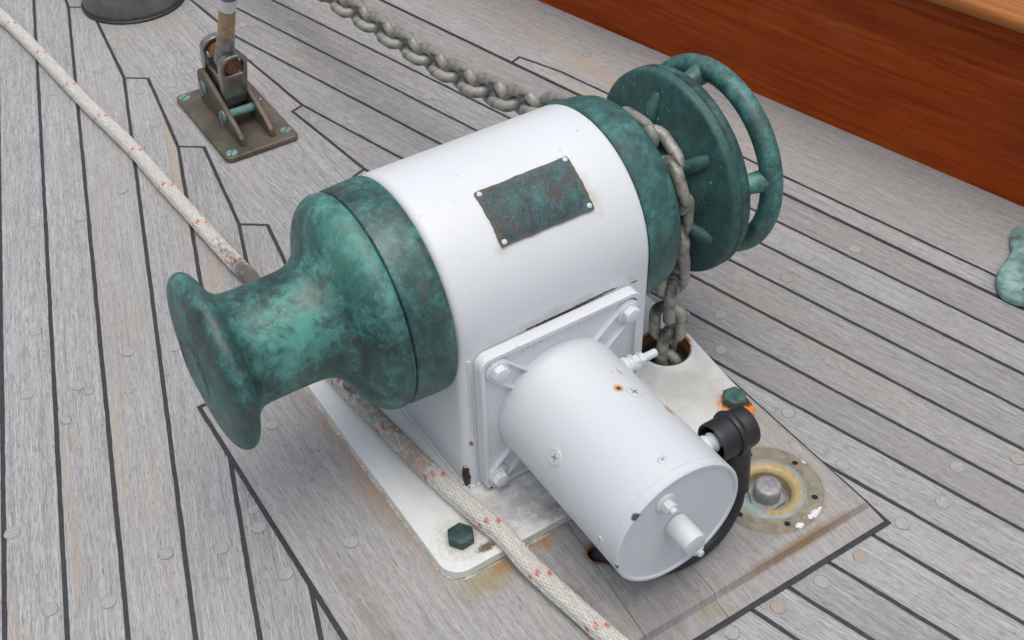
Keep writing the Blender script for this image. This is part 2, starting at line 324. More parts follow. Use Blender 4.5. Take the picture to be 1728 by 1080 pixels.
def drain_mat():
    k = NT('corroded_brass_ring', .5, .2); o = k.obj()
    ln = k.n('ShaderNodeVectorMath'); ln.operation = 'LENGTH'; mp = k.mapping(o, (1, 1, 0)); k.l(mp, ln.inputs[0]); r = ln.outputs['Value']
    n = k.noise(o, 70, 6, .65); n2 = k.noise(o, 190, 5, .7)
    rr = k.math('ADD', r, k.math('MULTIPLY', k.math('SUBTRACT', n, .5), .006))
    outer = k.ramp(n, [(.3, (.15, .135, .095)), (.5, (.255, .235, .175)), (.7, (.35, .33, .26))])
    outer = k.mix(k.ramp(n2, [(.55, 0.0), (.7, .6)]), outer, (.25, .14, .06))
    yel = k.ramp(n2, [(.3, (.34, .26, .12)), (.5, (.47, .36, .18)), (.7, (.38, .37, .30))])
    bl = (.20, .42, .48)
    R = lambda x: x/.06
    t = k.math('DIVIDE', rr, .06)
    c = k.mix(k.ramp(t, [(R(.0288), 0.0), (R(.0300), 1.0)]), yel, k.mix(k.ramp(n, [(.42, .6), (.55, 0.0)]), (.24, .30, .28), (.33, .42, .42)))
    c = k.mix(k.ramp(t, [(R(.0320), 0.0), (R(.0330), 1.0)]), c, outer)
    c = k.mix(k.math('MULTIPLY', k.spot((-.020, -.002, 0), .013, .6, 160, .6, (.8, 1.6, 1)), .9), c, bl)
    c = k.mix(k.spot((.016, -.042, 0), .0075, .12, 330, 1.5, (1.5, .5, 1)), c, (.75, .75, .74))
    c = k.mix(k.spot((-.004, -.044, 0), .0035, .15, 420, 1.3, (1.2, .8, 1)), c, (.75, .75, .74))
    c = k.mix(k.spot((.047, .006, 0), .0035, .15, 220, .7, (1, 1, 1)), c, (.75, .75, .74))
    k.col(c); k.bump(n2, .35, .0008); return k.m
M_DRAIN = drain_mat()
def ropem():
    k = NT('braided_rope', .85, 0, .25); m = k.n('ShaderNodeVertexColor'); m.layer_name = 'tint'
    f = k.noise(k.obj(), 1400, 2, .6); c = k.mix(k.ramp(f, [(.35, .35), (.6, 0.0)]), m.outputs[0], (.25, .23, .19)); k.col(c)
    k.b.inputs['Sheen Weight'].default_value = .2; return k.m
M_ROPE = ropem()

# ------------------------------------------------------------------ mesh helpers
class MB:
    def __init__(s): s.v = []; s.f = []; s.uv = []; s.mi = []; s.pl = []
    def add(s, vs, fs, uvf=None, mi=0, pl=0.0):
        b = len(s.v); s.v += [tuple(v) for v in vs]
        for f in fs:
            s.f.append([b+i for i in f]); s.mi.append(mi); s.pl.append(pl)
            s.uv.append([uvf(vs[i]) for i in f] if uvf else [(vs[i][0], vs[i][1]) for i in f])
    def box(s, c, d, rot=None, **k):
        R = rot or Matrix.Identity(3); c = Vector(c)
        vs = [c + R @ Vector((x*d[0]/2, y*d[1]/2, z*d[2]/2)) for x in (-1, 1) for y in (-1, 1) for z in (-1, 1)]
        s.add(vs, [(0, 1, 3, 2), (4, 6, 7, 5), (0, 4, 5, 1), (2, 3, 7, 6), (0, 2, 6, 4), (1, 5, 7, 3)], **k)
    def lathe(s, prof, c, axis, n=64, cap=(True, True), phase=0, **k):
        """prof: list of (distance along axis, radius)"""
        c = Vector(c); A = Vector(axis).normalized(); U = A.orthogonal().normalized() if abs(A.z) > .9 else A.cross(Vector((0, 0, 1))).normalized(); V = A.cross(U)
        vs = []; fs = []
        for t, r in prof:
            for i in range(n):
                a = 2*PI*i/n+phase; vs.append(c + A*t + (U*math.cos(a)+V*math.sin(a))*r)
        for j in range(len(prof)-1):
            for i in range(n):
                i2 = (i+1) % n; fs.append((j*n+i, j*n+i2, (j+1)*n+i2, (j+1)*n+i))
        if cap[0]: fs.append(tuple(range(n-1, -1, -1)))
        if cap[1]: fs.append(tuple(range((len(prof)-1)*n, len(prof)*n)))
        s.add(vs, fs, **k)
    def tube(s, pts, r, n=16, closed=False, up=Vector((0, 0, 1)), **k):
        pts = [Vector(p) for p in pts]; N = len(pts); rs = r if isinstance(r, (list, tuple)) else [r]*N
        T = []
        for i in range(N):
            a = pts[(i-1) % N] if (closed or i > 0) else pts[i]; b = pts[(i+1) % N] if (closed or i < N-1) else pts[i]; T.append((b-a).normalized())
        u = up - T[0]*up.dot(T[0]); u = u.normalized() if u.length > 1e-4 else T[0].orthogonal().normalized()
        vs = []; fs = []
        for i in range(N):
            u = (u - T[i]*u.dot(T[i])).normalized(); v = T[i].cross(u)
            for j in range(n):
                a = 2*PI*j/n; vs.append(pts[i] + (u*math.cos(a)+v*math.sin(a))*rs[i])
        for i in range(N if closed else N-1):
            i2 = (i+1) % N
            for j in range(n):
                j2 = (j+1) % n; fs.append((i*n+j, i*n+j2, i2*n+j2, i2*n+j))
        if not closed: fs.append(tuple(range(n-1, -1, -1))); fs.append(tuple(range((N-1)*n, N*n)))
        s.add(vs, fs, **k)
    def extrude(s, poly, d, **k):
        """poly: list of 3D points (planar), d: extrusion vector"""
        n = len(poly); d = Vector(d); vs = [Vector(p) for p in poly]+[Vector(p)+d for p in poly]
        s.add(vs, [tuple(range(n-1, -1, -1)), tuple(range(n, 2*n))]+[(i, (i+1) % n, n+(i+1) % n, n+i) for i in range(n)], **k)
    def build(s, name, mats, parent=None, origin=None, bevel=0, seg=2, smooth=40, bang=35, recalc=True):
        me = bpy.data.meshes.new(name); me.from_pydata(s.v, [], s.f)
        if not isinstance(mats, (list, tuple)): mats = [mats]
        for m in mats: me.materials.append(m)
        me.polygons.foreach_set('material_index', s.mi)
        uvl = me.uv_layers.new(name='UVMap'); flatuv = [x for f in s.uv for p in f for x in p[:2]]; uvl.data.foreach_set('uv', flatuv)
        at = me.attributes.new('plank', 'FLOAT', 'FACE'); at.data.foreach_set('value', s.pl)
        if recalc:
            bm = bmesh.new(); bm.from_mesh(me); bmesh.ops.recalc_face_normals(bm, faces=bm.faces); bm.to_mesh(me); bm.free()
        org = origin
        if org is None and parent is not None: org = ORG[parent.name]
        if org is None: org = Vector((0, 0, 0))
        org = Vector(org); me.transform(Matrix.Translation(-org))
        ob = bpy.data.objects.new(name, me); COL.objects.link(ob)
        if parent is None: ob.location = org
        else: ob.parent = parent
        ORG[ob.name] = org
        if bevel:
            b = ob.modifiers.new('bevel', 'BEVEL'); b.width = bevel; b.segments = seg; b.limit_method = 'ANGLE'; b.angle_limit = math.radians(bang)
        me.polygons.foreach_set('use_smooth', [True]*len(me.polygons)); me.set_sharp_from_angle(angle=math.radians(smooth))
        return ob
ORG = {}
def thing(name, label, cat, loc, group=None):
    o = bpy.data.objects.new(name, None); COL.objects.link(o); o.location = loc; o.empty_display_size = .05; ORG[o.name] = Vector(loc)
    o['label'] = label; o['category'] = cat
    if group: o['group'] = group
    return o
def tag(o, label=None, cat=None, kind=None):
    if label: o['label'] = label
    if cat: o['category'] = cat
    if kind: o['kind'] = kind
    return o
def cut(ob, cutter):
    m = ob.modifiers.new('cut', 'BOOLEAN'); m.object = cutter; m.operation = 'DIFFERENCE'; m.solver = 'EXACT'
    bpy.context.view_layer.update()
    # the cut is made before any bevel
    ob.modifiers.move(len(ob.modifiers)-1, 0)
    rest = [x for x in ob.modifiers if x.name != 'cut']
    for x in rest: x.show_viewport = False
    bpy.context.view_layer.update()
    dg = bpy.context.evaluated_depsgraph_get(); me = bpy.data.meshes.new_from_object(ob.evaluated_get(dg)); old = ob.data
    ob.modifiers.remove(m)
    for x in rest: x.show_viewport = True
    ob.data = me; bpy.data.meshes.remove(old); me.name = ob.name
    cm = cutter.data; bpy.data.objects.remove(cutter); bpy.data.meshes.remove(cm)
def rotM(axis_z, x=None):
    z = Vector(axis_z).normalized(); x = Vector(x) if x is not None else z.orthogonal(); x = (x-z*x.dot(z)).normalized(); y = z.cross(x)
    return Matrix((x, y, z)).transposed()
def hexbolt(mb, c, axis, r, h, phase=0, washer=0, wh=.0015, dome=0, **k):
    c = Vector(c); A = Vector(axis).normalized()
    if washer: mb.lathe([(0, washer), (wh, washer), (wh, 0.0001)], c, A, 24, (True, False), **k); c = c + A*wh
    ch = r*.10
    mb.lathe([(0, r), (h-ch*.6, r), (h, r-ch*1.2), (h+dome, r*.4)] if dome else [(0, r), (h-ch*.6, r), (h, r-ch*1.2)], c, A, 6, (True, True), phase, **k)

# ------------------------------------------------------------------ deck (teak planks, caulked seams, plugs)
ZD = -.02
deck = MB()
deck.add([(-3, -3, ZD-.0004), (3, -3, ZD-.0004), (3, 4, ZD-.0004), (-3, 4, ZD-.0004)], [(0, 1, 2, 3)], mi=1)
def inset_poly(P, d):
    n = len(P); A = sum(P[i][0]*P[(i+1) % n][1]-P[(i+1) % n][0]*P[i][1] for i in range(n))
    if A < 0: P = P[::-1]
    out = []
    for i in range(n):
        p0, p1, p2 = Vector(P[i-1]), Vector(P[i]), Vector(P[(i+1) % n])
        e1 = (p1-p0).normalized(); e2 = (p2-p1).normalized(); n1 = Vector((-e1.y, e1.x)); n2 = Vector((-e2.y, e2.x))
        b = n1+n2; k = b.dot(n1)
        b = b/k if abs(k) > .15 else n1
        if b.length > 2.5: b = b.normalized()*2.5
        out.append(p1+b*d)
    return out
def plank(P, ang, half=.0021):
    """P: outline on the seam centre lines, ang: grain direction"""
    pl = random.random(); Q = inset_poly([tuple(p) for p in P], half)
    R = []; n = len(Q)
    for i in range(n):
        a, b = Q[i], Q[(i+1) % n]; L = (b-a).length; k = max(1, int(L/.012)); t = (b-a)/L if L > 1e-6 else Vector((1, 0)); nn = Vector((-t.y, t.x))
        for j in range(k):
            p = a+(b-a)*(j/k)
            if 0 < j: p = p+nn*(mn.noise(Vector((p.x*60, p.y*60, pl*9)))*.0005 + mn.noise(Vector((p.x*260, p.y*260, 3)))*.00035)
            R.append(p)
    dx, dy = math.cos(ang), math.sin(ang)
    uvf = lambda v: (v[0]*dx+v[1]*dy, -v[0]*dy+v[1]*dx)
    N = len(R); hz = ZD+random.uniform(-.0001, .00015)
    top = [(p.x, p.y, hz) for p in R]; low = [(p.x, p.y, ZD-.004) for p in inset_poly([tuple(p) for p in R], -.0003)] if False else [(p.x, p.y, ZD-.004) for p in R]
    deck.add(top+low, [tuple(range(N))]+[(i, (i+1) % N, N+(i+1) % N, N+i) for i in range(N)], uvf=uvf, pl=pl)
# port side seams: x = c + m*y ; starboard: x = c - m*y
Lc = [(-.370-.0495*i, .267-.002*i) for i in range(1, 24)][::-1] + [(-.370, .267), (-.3215, .270), (-.2745, .271), (-.2215, .284), (-.171, .290), (-.1222, .301), (-.070, .306), (-.02, .308), (.03, .308), (.08, .308), (.128, .308)]
KL, KR = -.0065, .1535
def nibL(c, m): y = max((KL-c)/m, -.2); return (c+m*y, y), ((c+m*y+.0255) if y > -.19 else (c+m*y+.004), y-.019)
FAR = -1.6
for i in range(len(Lc)-1):
    (c0, m0), (c1, m1) = Lc[i], Lc[i+1]
    if (c0-KL)*-1/m0 > 2.6:
        y0 = 2.6; P = [(c0+m0*2.6, 2.6), (c1+m1*2.6, 2.6), (c1+m1*FAR, FAR), (c0+m0*FAR, FAR)]
    else:
        a, b = nibL(c0, m0); e, _ = nibL(c1, m1)
        P = [a, b, e, (c1+m1*FAR, FAR), (c0+m0*FAR, FAR)]
    plank(P, math.atan2(1, m0))
Rc = [(.0, .28), (.0457, .28), (.0843, .28), (.128, .28), (.1778, .279), (.2212, .278), (.2672, .276), (.3100, .2705), (.3594, .262), (.408, .257), (.454, .252), (.4983, .245), (.5455, .235)]
def nibR(c, m):
    y = max((c-.157)/m, -.2); return (c-m*y, y), (c-m*y-.0165, y-.006)
for i in range(len(Rc)-1):
    (c0, m0), (c1, m1) = Rc[i], Rc[i+1]      # c0 inner, c1 outer
    a, b = nibR(c1, m1); e, _ = nibR(c0, m0)
    P = [a, b, e, (c0-m0*FAR, FAR), (c1-m1*FAR, FAR)]
    plank(P, math.atan2(1, -m0))
# margin: a plank that starts at a nib beside the chain, then the wide covering board up to the bulwark
BW = lambda y: .7057-.249*y
j2 = lambda y: .5455-.235*y
j1 = lambda y: .575-.239*y
yN = .497
plank([(j2(yN), yN+.006), (j2(yN)+.0155, yN+.012), (j1(.45), .45), (j1(FAR), FAR), (j2(FAR), FAR)], math.atan2(1, -.237))
plank([(j2(2.4), 2.4), (j2(yN), yN+.006), (j2(yN)+.0155, yN+.012), (j1(.45), .45), (j1(FAR), FAR), (BW(FAR)+.03, FAR), (BW(2.4)+.03, 2.4)], math.atan2(1, -.24))
# king plank with its nibbed edges
kl = []
for c, m in Lc:
    a, b = nibL(c, m)
    if .1 < a[1] < 2.6: kl += [a, b]
kr = []
for c, m in Rc:
    a, b = nibR(c, m)
    if .1 < a[1] < 2.6: kr += [(b), (a)] if False else [b, a]
kr = sorted(kr, key=lambda p: p[1])
kp = [(KL, .1), (KR, .1)]
kk = []
for c, m in Rc:
    a, b = nibR(c, m)
    if .1 < a[1] < 2.6: kk.append((b, a))
kk.sort(key=lambda t: t[0][1])
for b, a in kk: kp += [b, a]
kp += [(KR, 2.6), (KL, 2.6)]
ll = []
for c, m in Lc:
    a, b = nibL(c, m)
    if .1 < a[1] < 2.6: ll.append((a, b))
ll.sort(key=lambda t: -t[0][1])
for a, b in ll: kp += [a, b]
plank(kp, PI/2)
plank([(.0665, -.17), (.128+.308*FAR, FAR), (-.28*FAR, FAR)], PI/2)
# plugs
PLUGS = [(58, 378), (137, 368), (205, 322), (217, 594), (133, 651), (151, 661, .7), (46, 666), (112, 710, .75), (294, 586), (217, 661, .6), (280, 934), (374, 925), (85, 1029), (183, 1016), (437, 890), (427, 860, .8),
         (482, 968), (92, 157), (236, 155), (263, 210), (154, 46), (26, 158), (290, 143), (168, 120), (492, 32), (425, 97), (534, 4), (410, 42), (640, 172), (721, 164), (594, 205), (530, 203), (863, 92), (990, 92),
         (1363, 434), (1443, 421), (1473, 388), (1328, 470), (1244, 485), (1216, 531), (1154, 531), (1217, 590), (1330, 697), (1422, 785), (1615, 788), (1591, 848), (1523, 884), (1387, 982), (1313, 1024), (1717, 775),
         (1235, 1068), (1452, 940), (1120, 1078), (320, 120), (20, 900), (60, 560)]
rndp = random.Random(3)
def plugs(mb, lst, z):
    for q in lst:
        p = on_plane(q[0], q[1], z); k = q[2] if len(q) > 2 else 1; r = .0066*k; n = 28; v = rndp.random()
        jit = [1+rndp.uniform(-.03, .03) for _ in range(n)]
        ring = [(p.x+r*j*math.cos(2*PI*i/n), p.y+r*j*math.sin(2*PI*i/n)) for i, j in enumerate(jit)]
        rin = [(p.x+(r-.0006*(1+.8*math.sin(i*.5+v*9)))*math.cos(2*PI*i/n), p.y+(r-.0006)*math.sin(2*PI*i/n)) for i in range(n)]
        mb.add([(x, y, z+.00025) for x, y in ring], [tuple(range(n))], mi=3)
        a = rndp.uniform(0, 3); ca, sa = math.cos(a), math.sin(a)
        mb.add([(x, y, z+.0005) for x, y in rin], [tuple(range(n))], mi=2, pl=v, uvf=lambda t: (t[0]*ca+t[1]*sa+v, -t[0]*sa+t[1]*ca))
plugs(deck, PLUGS, ZD)
tag(deck.build('deck', [M_TEAK, M_CAULK, M_PLUG, M_RING], recalc=False, smooth=20), 'weathered grey teak deck planking with black caulked seams', kind='structure')

# ------------------------------------------------------------------ teak mounting pad
PX0, PX1, PY0, PY1 = -.147, .280, -.300, .144
ZP = -.0095
def sst(t): t = max(0, min(1, t)); return t*t*(3-2*t)
def padz(x, y):
    dl = (x-PX0)/.034; df = (y-PY0)/.019; dr = (PX1-x)/.004; db = (PY1-y)/.02
    z0 = -.0196
    if dl > 1.1 and df > 1.05 and dr > 1 and db > 1: h = 1
    else:
        hf = (.08+.27*max(0, df)) if df < .86 else (.312+.688*sst((df-.86)/.14))
        h = min((.10+.25*max(0, dl)) if dl < .75 else (.2875+.7125*sst((dl-.75)/.30)), hf)
        h = min(h, .35+.65*max(0, min(1, dr)), sst(max(0, db)+.1))
    return z0+(ZP-z0)*max(0, min(1, h)) + mn.noise(Vector((x*25, y*12, 0)))*.00025*h
padmb = MB()
def padpiece(xa, xb, seed):
    """xa/xb: functions of y"""
    ys = [PY0+i*.00125 for i in range(24)]+[PY0+.03+i*.012 for i in range(1, 34)]; ys = [y for y in ys if y < PY1-.001]+[PY1-.012, PY1-.004, PY1]; ys = sorted(set(ys))
    ts = [0, .004, .010, .02, .035, .05, .07, .1, .15, .2, .3, .4, .5, .6, .7, .8, .9, .96, .985, 1.0] ; vs = []; nx = len(ts)
    if seed == 0: ts = [i/110 for i in range(111)]; nx = 111
    for y in ys:
        a, b = xa(y), xb(y)
        for t in ts:
            x = a+(b-a)*t; vs.append((x, y, padz(x, y)))
    fs = []; ny = len(ys)
    for j in range(ny-1):
        for i in range(nx-1): fs.append((j*nx+i, j*nx+i+1, (j+1)*nx+i+1, (j+1)*nx+i))
    loop = [i for i in range(nx)]+[j*nx+nx-1 for j in range(1, ny)]+[(ny-1)*nx+i for i in range(nx-2, -1, -1)]+[j*nx for j in range(ny-2, 0, -1)]
    b0 = len(vs); vs += [(vs[i][0], vs[i][1], -.0225) for i in loop]; L = len(loop)
    for q in range(L): fs.append((loop[q], b0+q, b0+(q+1) % L, loop[(q+1) % L]))
    fs.append(tuple(b0+q for q in range(L-1, -1, -1)))
    padmb.add(vs, fs, uvf=lambda v: (v[1], v[0]), pl=(.62, .18, .40)[seed])
s1 = lambda y: .0544+(y+.158)*.10
padpiece(lambda y: PX0, lambda y: s1(y)-.0003, 0); padpiece(lambda y: s1(y)+.0003, lambda y: .1113+.0008*math.sin(y*90), 1); padpiece(lambda y: .1119+.0008*math.sin(y*90), lambda y: PX1, 2)
# caulk bead round the pad
def strip(mb, a, b, wd, z, mi):
    a = Vector(a); b = Vector(b); t = (b-a).normalized(); n = Vector((-t.y, t.x)); k = max(2, int((b-a).length/.01)); vs = []
    for i in range(k+1):
        p = a+(b-a)*i/k
        for s in (-1, 1):
            q = p+n*(s*wd/2*(1+.22*mn.noise(Vector((p.x*90, p.y*90, s)))))
            vs.append((q.x, q.y, z))
    mb.add(vs, [(2*i, 2*i+1, 2*i+3, 2*i+2) for i in range(k)], mi=mi)
strip(padmb, (PX0-.0022, PY1+.004), (PX0-.0022, PY0-.0045), .0044, ZD+.0006, 1)
strip(padmb, (PX1+.0022, PY1+.004), (PX1+.0022, PY0-.0045), .0046, ZD+.0006, 1)
strip(padmb, (PX0-.004, PY0-.0024), (PX1+.0045, PY0-.0024), .0052, ZD+.0008, 1)
strip(padmb, (PX0-.004, PY1+.0022), (PX1+.0045, PY1+.0022), .0044, ZD+.0008, 1)
plugs(padmb, [(459, 717), (592, 915)], ZP)
pad = padmb.build('deck_pad', [M_PAD, M_CAULK, M_PLUG, M_RING], origin=(.0665, -.08, -.0195), smooth=30)
tag(pad, 'flat grey teak pad with sloping edges between the deck and the white windlass', 'pad')
c_ = MB(); c_.lathe([(-.02, .0095), (.02, .0095)], (.0585, -.1990, ZP), (0, 0, 1), 32)
cut(pad, c_.build('cutter', M_DARK))
c_ = MB(); c_.lathe([(-.02, .0225), (.02, .0225)], (.2165, -.2255, ZP), (0, 0, 1), 32)
cut(pad, c_.build('cutter', M_DARK))
CH = (.2435, -.0505)        # chain hole
c_ = MB(); c_.lathe([(-.02, .0255), (.02, .0255)], (*CH, ZP), (0, 0, 1), 32)
cut(pad, c_.build('cutter', M_DARK))

# ------------------------------------------------------------------ windlass
H = .1648; R0 = .0915; WB = .181
wd = thing('anchor_windlass', 'white painted anchor windlass with verdigris green drum, chain wheel and handwheel', 'windlass', W0)
def rounded(poly, rads, n=8):
    out = []; N = len(poly)
    for i in range(N):
        p0, p1, p2 = Vector(poly[i-1]), Vector(poly[i]), Vector(poly[(i+1) % N]); r = rads[i]
        if r <= 0: out.append(p1); continue
        a = (p0-p1).normalized(); b = (p2-p1).normalized(); ang = a.angle(b); d = r/math.tan(ang/2); c = p1+(a+b).normalized()*(r/math.sin(ang/2))
        s = p1+a*d-c; e = p1+b*d-c; tot = s.angle(e); sg = 1 if s.cross(e) > 0 else -1
        for j in range(n+1):
            t = sg*tot*j/n; out.append(c+Vector((s.x*math.cos(t)-s.y*math.sin(t), s.x*math.sin(t)+s.y*math.cos(t))))
    return out
bp = MB()
poly = rounded([(-.0585, .125), (-.0585, -.161), (.0, -.1605), (.2645, -.1590), (.2775, -.035), (.2775, .125)], [.02, .018, 0, .012, .03, .02])
bp.extrude([(p.x, p.y, -.0092) for p in poly], (0, 0, .0092))
base = bp.build('base_plate', M_BASE, wd, bevel=.0022, seg=3)
c_ = MB(); c_.lathe([(-.03, .0228), (.03, .0228)], (*CH, 0), (0, 0, 1), 48); cut(base, c_.build('cutter', M_DARK))
rim = MB()
prof = [(-.0192, .0236), (.0022, .0232), (.0036, .0246), (.0036, .0262), (.0022, .0280), (-.0002, .0300)]
rim.lathe(prof, (*CH, 0), (0, 0, 1), 64, (False, False))
rim.build('chain_pipe_rim', M_BASE, base)
pb = MB(); pb.lathe([(.0034, .0231), (-.0192, .0225), (-.0192, .0001)], (*CH, 0), (0, 0, 1), 48, (False, True)); pb.build('chain_pipe', M_PIPE, base)
for (x, y, ph) in ((-.0313, -.1321, .35), (.2535, -.1372, .1)):
    b = MB(); hexbolt(b, (x, y, .0004), (0, 0, 1), .0118, .0078, ph, washer=0, dome=.0006); b.build('base_bolt', M_BOLTG, base, bevel=.0008)
# bedding compound squeezed out along the plate edge
sq = MB(); path = [(-.0592, .12), (-.0592, -.142), (-.0555, -.154), (-.046, -.1618), (-.02, -.1622), (.0, -.162), (.06, -.1612)]
pts = []
for i in range(len(path)-1):
    a, b = Vector(path[i]), Vector(path[i+1]); k = max(1, int((b-a).length/.004))
    for j in range(k): pts.append(a+(b-a)*j/k)
sq.tube([(p.x, p.y, ZP+.0003) for p in pts], [max(.0002, .0008+.0022*mn.noise(Vector((p.x*70, p.y*70, 5)))) for p in pts], 8)
M_BED = flat('bedding_compound', (.50, .46, .37), .7, 0, .45, 300, .5)
sq.build('bedding_bead', M_BED, base)

# housing: round-topped box
hs_ = MB()
def dsec(x, ins, n=40):
    r = R0-ins; L = [(x, -r, 0)]; L += [(x, -r*math.cos(PI*i/n), H+r*math.sin(PI*i/n)) for i in range(n+1)]; L += [(x, r, 0)]
    return L
rings = [(0, .0085), (.0006, .0052), (.0025, .0025), (.0052, .0006), (.0085, 0), (.04, 0), (.09, 0), (.14, 0), (WB-.004, 0), (WB-.0015, .0005), (WB, .002)]
vs = []; fs = []; n = None
for x, i_ in rings:
    L = dsec(x, i_); n = len(L); vs += L
for j in range(len(rings)-1):
    for i in range(n): fs.append((j*n+i, j*n+(i+1) % n, (j+1)*n+(i+1) % n, (j+1)*n+i))
fs += [tuple(range(n)), tuple(range((len(rings)-1)*n, len(rings)*n))]
hs_.add(vs, fs)
hous = hs_.build('housing', M_HOUS, wd, smooth=35)
# weld bead up the front corner and along the foot
def bead(P, Q, r, seed):
    P = Vector(P); Q = Vector(Q); k = int((Q-P).length/.0022); pts = []; rs = []
    for i in range(k+1):
        p = P+(Q-P)*i/k; pts.append(p+Vector((mn.noise(p*120+Vector((seed, 0, 0))), 0, mn.noise(p*120)))*.0005); rs.append(r*(1+.35*mn.noise(p*330+Vector((0, seed, 0)))))
    wb = MB(); wb.tube(pts, rs, 8); wb.build('weld_bead', M_HOUS, hous)
bead((.0078, -.0913, .002), (.0078, -.0913, .148), .0016, 1); bead((.002, -.0905, .0008), (.012, -.0918, .0008), .002, 2); bead((-.0002, .088, .0006), (-.0002, -.085, .0006), .0018, 4)
bead((.168, -.0915, .0008), (.180, -.0915, .0008), .002, 5); bead((WB, -.088, .0006), (WB, .088, .0006), .0018, 6)

# nameplate, bent round the housing
npm = MB(); na = 22; nxp = 16; r1 = R0+.0018; vs = []
a0, a1 = math.radians(40.2), math.radians(69.6)
rg = random.Random(5)
for j in range(na+1):
    for i in range(nxp+1):
        a = a0+(a1-a0)*j/na; x = .0536+(.0848)*i/nxp
        if i in (0, nxp): x += rg.uniform(-.0004, .0004)
        if j in (0, na): a += rg.uniform(-.004, .004)
        rr = r1+.00035*mn.noise(Vector((x*60, a*9, 2)))
        vs.append((x, -rr*math.cos(a), H+rr*math.sin(a)))
m_ = len(vs); vs += [(v[0], v[1]*(R0-.001)/r1, H+(v[2]-H)*(R0-.001)/r1) for v in vs]
fs = []
st = nxp+1
for j in range(na):
    for i in range(nxp):
        q = (j*st+i, j*st+i+1, (j+1)*st+i+1, (j+1)*st+i); fs.append(q); fs.append(tuple(m_+t for t in q[::-1]))
bl = [i for i in range(st)]+[j*st+nxp for j in range(1, na+1)]+[na*st+i for i in range(nxp-1, -1, -1)]+[j*st for j in range(na-1, 0, -1)]
for q in range(len(bl)):
    a, b = bl[q], bl[(q+1) % len(bl)]; fs.append((a, b, m_+b, m_+a))
npm.add(vs, fs); npl = npm.build('nameplate', M_PLATE, hous)
for (x, ad) in ((.0565, 67.6), (.1352, 68.0), (.1350, 42.6), (.0568, 42.3)):
    a = math.radians(ad); nrm = Vector((0, -math.cos(a), math.sin(a))); b = MB()
    b.lathe([(-.0004, .0022), (.0007, .0021), (.0012, .0015), (.0014, .0005)], Vector((x, 0, H))+nrm*(r1+.0002), nrm, 20); b.build('screw', M_PSCREW, npl)

# warping drum (port end)
def lx(prof, mat, name, parent, n=96, cap=(True, True), **k):
    m = MB(); m.lathe(prof, (0, 0, H), (1, 0, 0), n, cap); return m.build(name, mat, parent, **k)
def spline(P, k=6):
    out = []
    for i in range(len(P)-1):
        p0 = Vector(P[max(0, i-1)]); p1 = Vector(P[i]); p2 = Vector(P[i+1]); p3 = Vector(P[min(len(P)-1, i+2)])
        for j in range(k):
            t = j/k; out.append(tuple(.5*((2*p1)+(-p0+p2)*t+(2*p0-5*p1+4*p2-p3)*t*t+(-p0+3*p1-3*p2+p3)*t**3)))
    out.append(tuple(P[-1])); return out
lx([(-.0002, .080), (-.0002, .0903), (-.0015, .0915), (-.006, .0918), (-.031, .0908), (-.0337, .0902), (-.0346, .0890), (-.0346, .080)], M_COLLAR, 'drum_collar', wd)
prof = spline([(-.0351, .085), (-.0353, .0886), (-.0365, .0899), (-.040, .0906), (-.045, .0900), (-.049, .0880), (-.053, .0846), (-.056, .0806), (-.059, .0750), (-.062, .0682), (-.066, .0602), (-.070, .0548), (-.075, .0503), (-.080, .0476), (-.087, .0458), (-.100, .0451), (-.118, .0451), (-.132, .0454), (-.1385, .0464), (-.143, .0495), (-.147, .0550), (-.1505, .0630), (-.1535, .0685), (-.1570, .0711), (-.1610, .0712), (-.1645, .0692), (-.1672, .0645), (-.1692, .0565), (-.1710, .0460), (-.1727, .0340), (-.1733, .0278), (-.1743, .0262), (-.1746, .0250), (-.1743, .0236), (-.1739, .0226), (-.1742, .0150), (-.1745, .0003)], 5)
prof = prof[::-1]
drum = lx(prof, M_DRUM, 'warping_drum', wd, 112, smooth=60)

# chain side: collar, pocket wheel, clutch flange, brake plate
lx([(WB+.0004, .080), (WB+.0004, .0912), (WB+.002, .0925), (WB+.008, .0924), (.205, .0905), (.214, .0880), (.2185, .0845), (.2195, .0800), (.2190, .0480)], M_COLLAR2, 'chain_collar', wd)
gyp = lx(spline([(.2175, .044), (.226, .0420), (.234, .0410), (.242, .0420), (.250, .0460), (.256, .0545), (.2605, .0660), (.2640, .0800), (.2662, .0905), (.2680, .0938), (.2705, .0946)], 4)+[(.2745, .0948), (.2752, .0938), (.2758, .093)], M_GYPSY, 'chain_wheel', wd, smooth=45)
for kx in range(6):
    a = math.radians(20+kx*60); d = Vector((0, math.cos(a), math.sin(a))); b = MB()
    pts = [Vector((.2530, 0, H))+d*.040, Vector((.2530, 0, H))+d*.055, Vector((.2590, 0, H))+d*.067, Vector((.2665, 0, H))+d*.0765]
    b.tube(pts, [.0068, .0067, .0063, .0054], 12, up=Vector((1, 0, 0))); b.build('rib', M_GYPSY, gyp)
bpm = patina('brake_plate_patina', 7.2, .44, .0, .5, .6).m
lx([(.2755, .05), (.2755, .0925), (.2775, .0945), (.2820, .0945), (.2860, .0925), (.2880, .0880), (.2885, .060), (.2890, .030), (.2960, .026), (.3000, .020), (.3005, .0002)], bpm, 'brake_plate', wd)
hw = MB(); HX, HR = .3180, .0832
hw.tube([(HX, HR*math.cos(2*PI*i/96), H+HR*math.sin(2*PI*i/96)) for i in range(96)], .0099, 20, closed=True, up=Vector((1, 0, 0)))
hwo = hw.build('handwheel', M_WHEEL, wd, smooth=70)
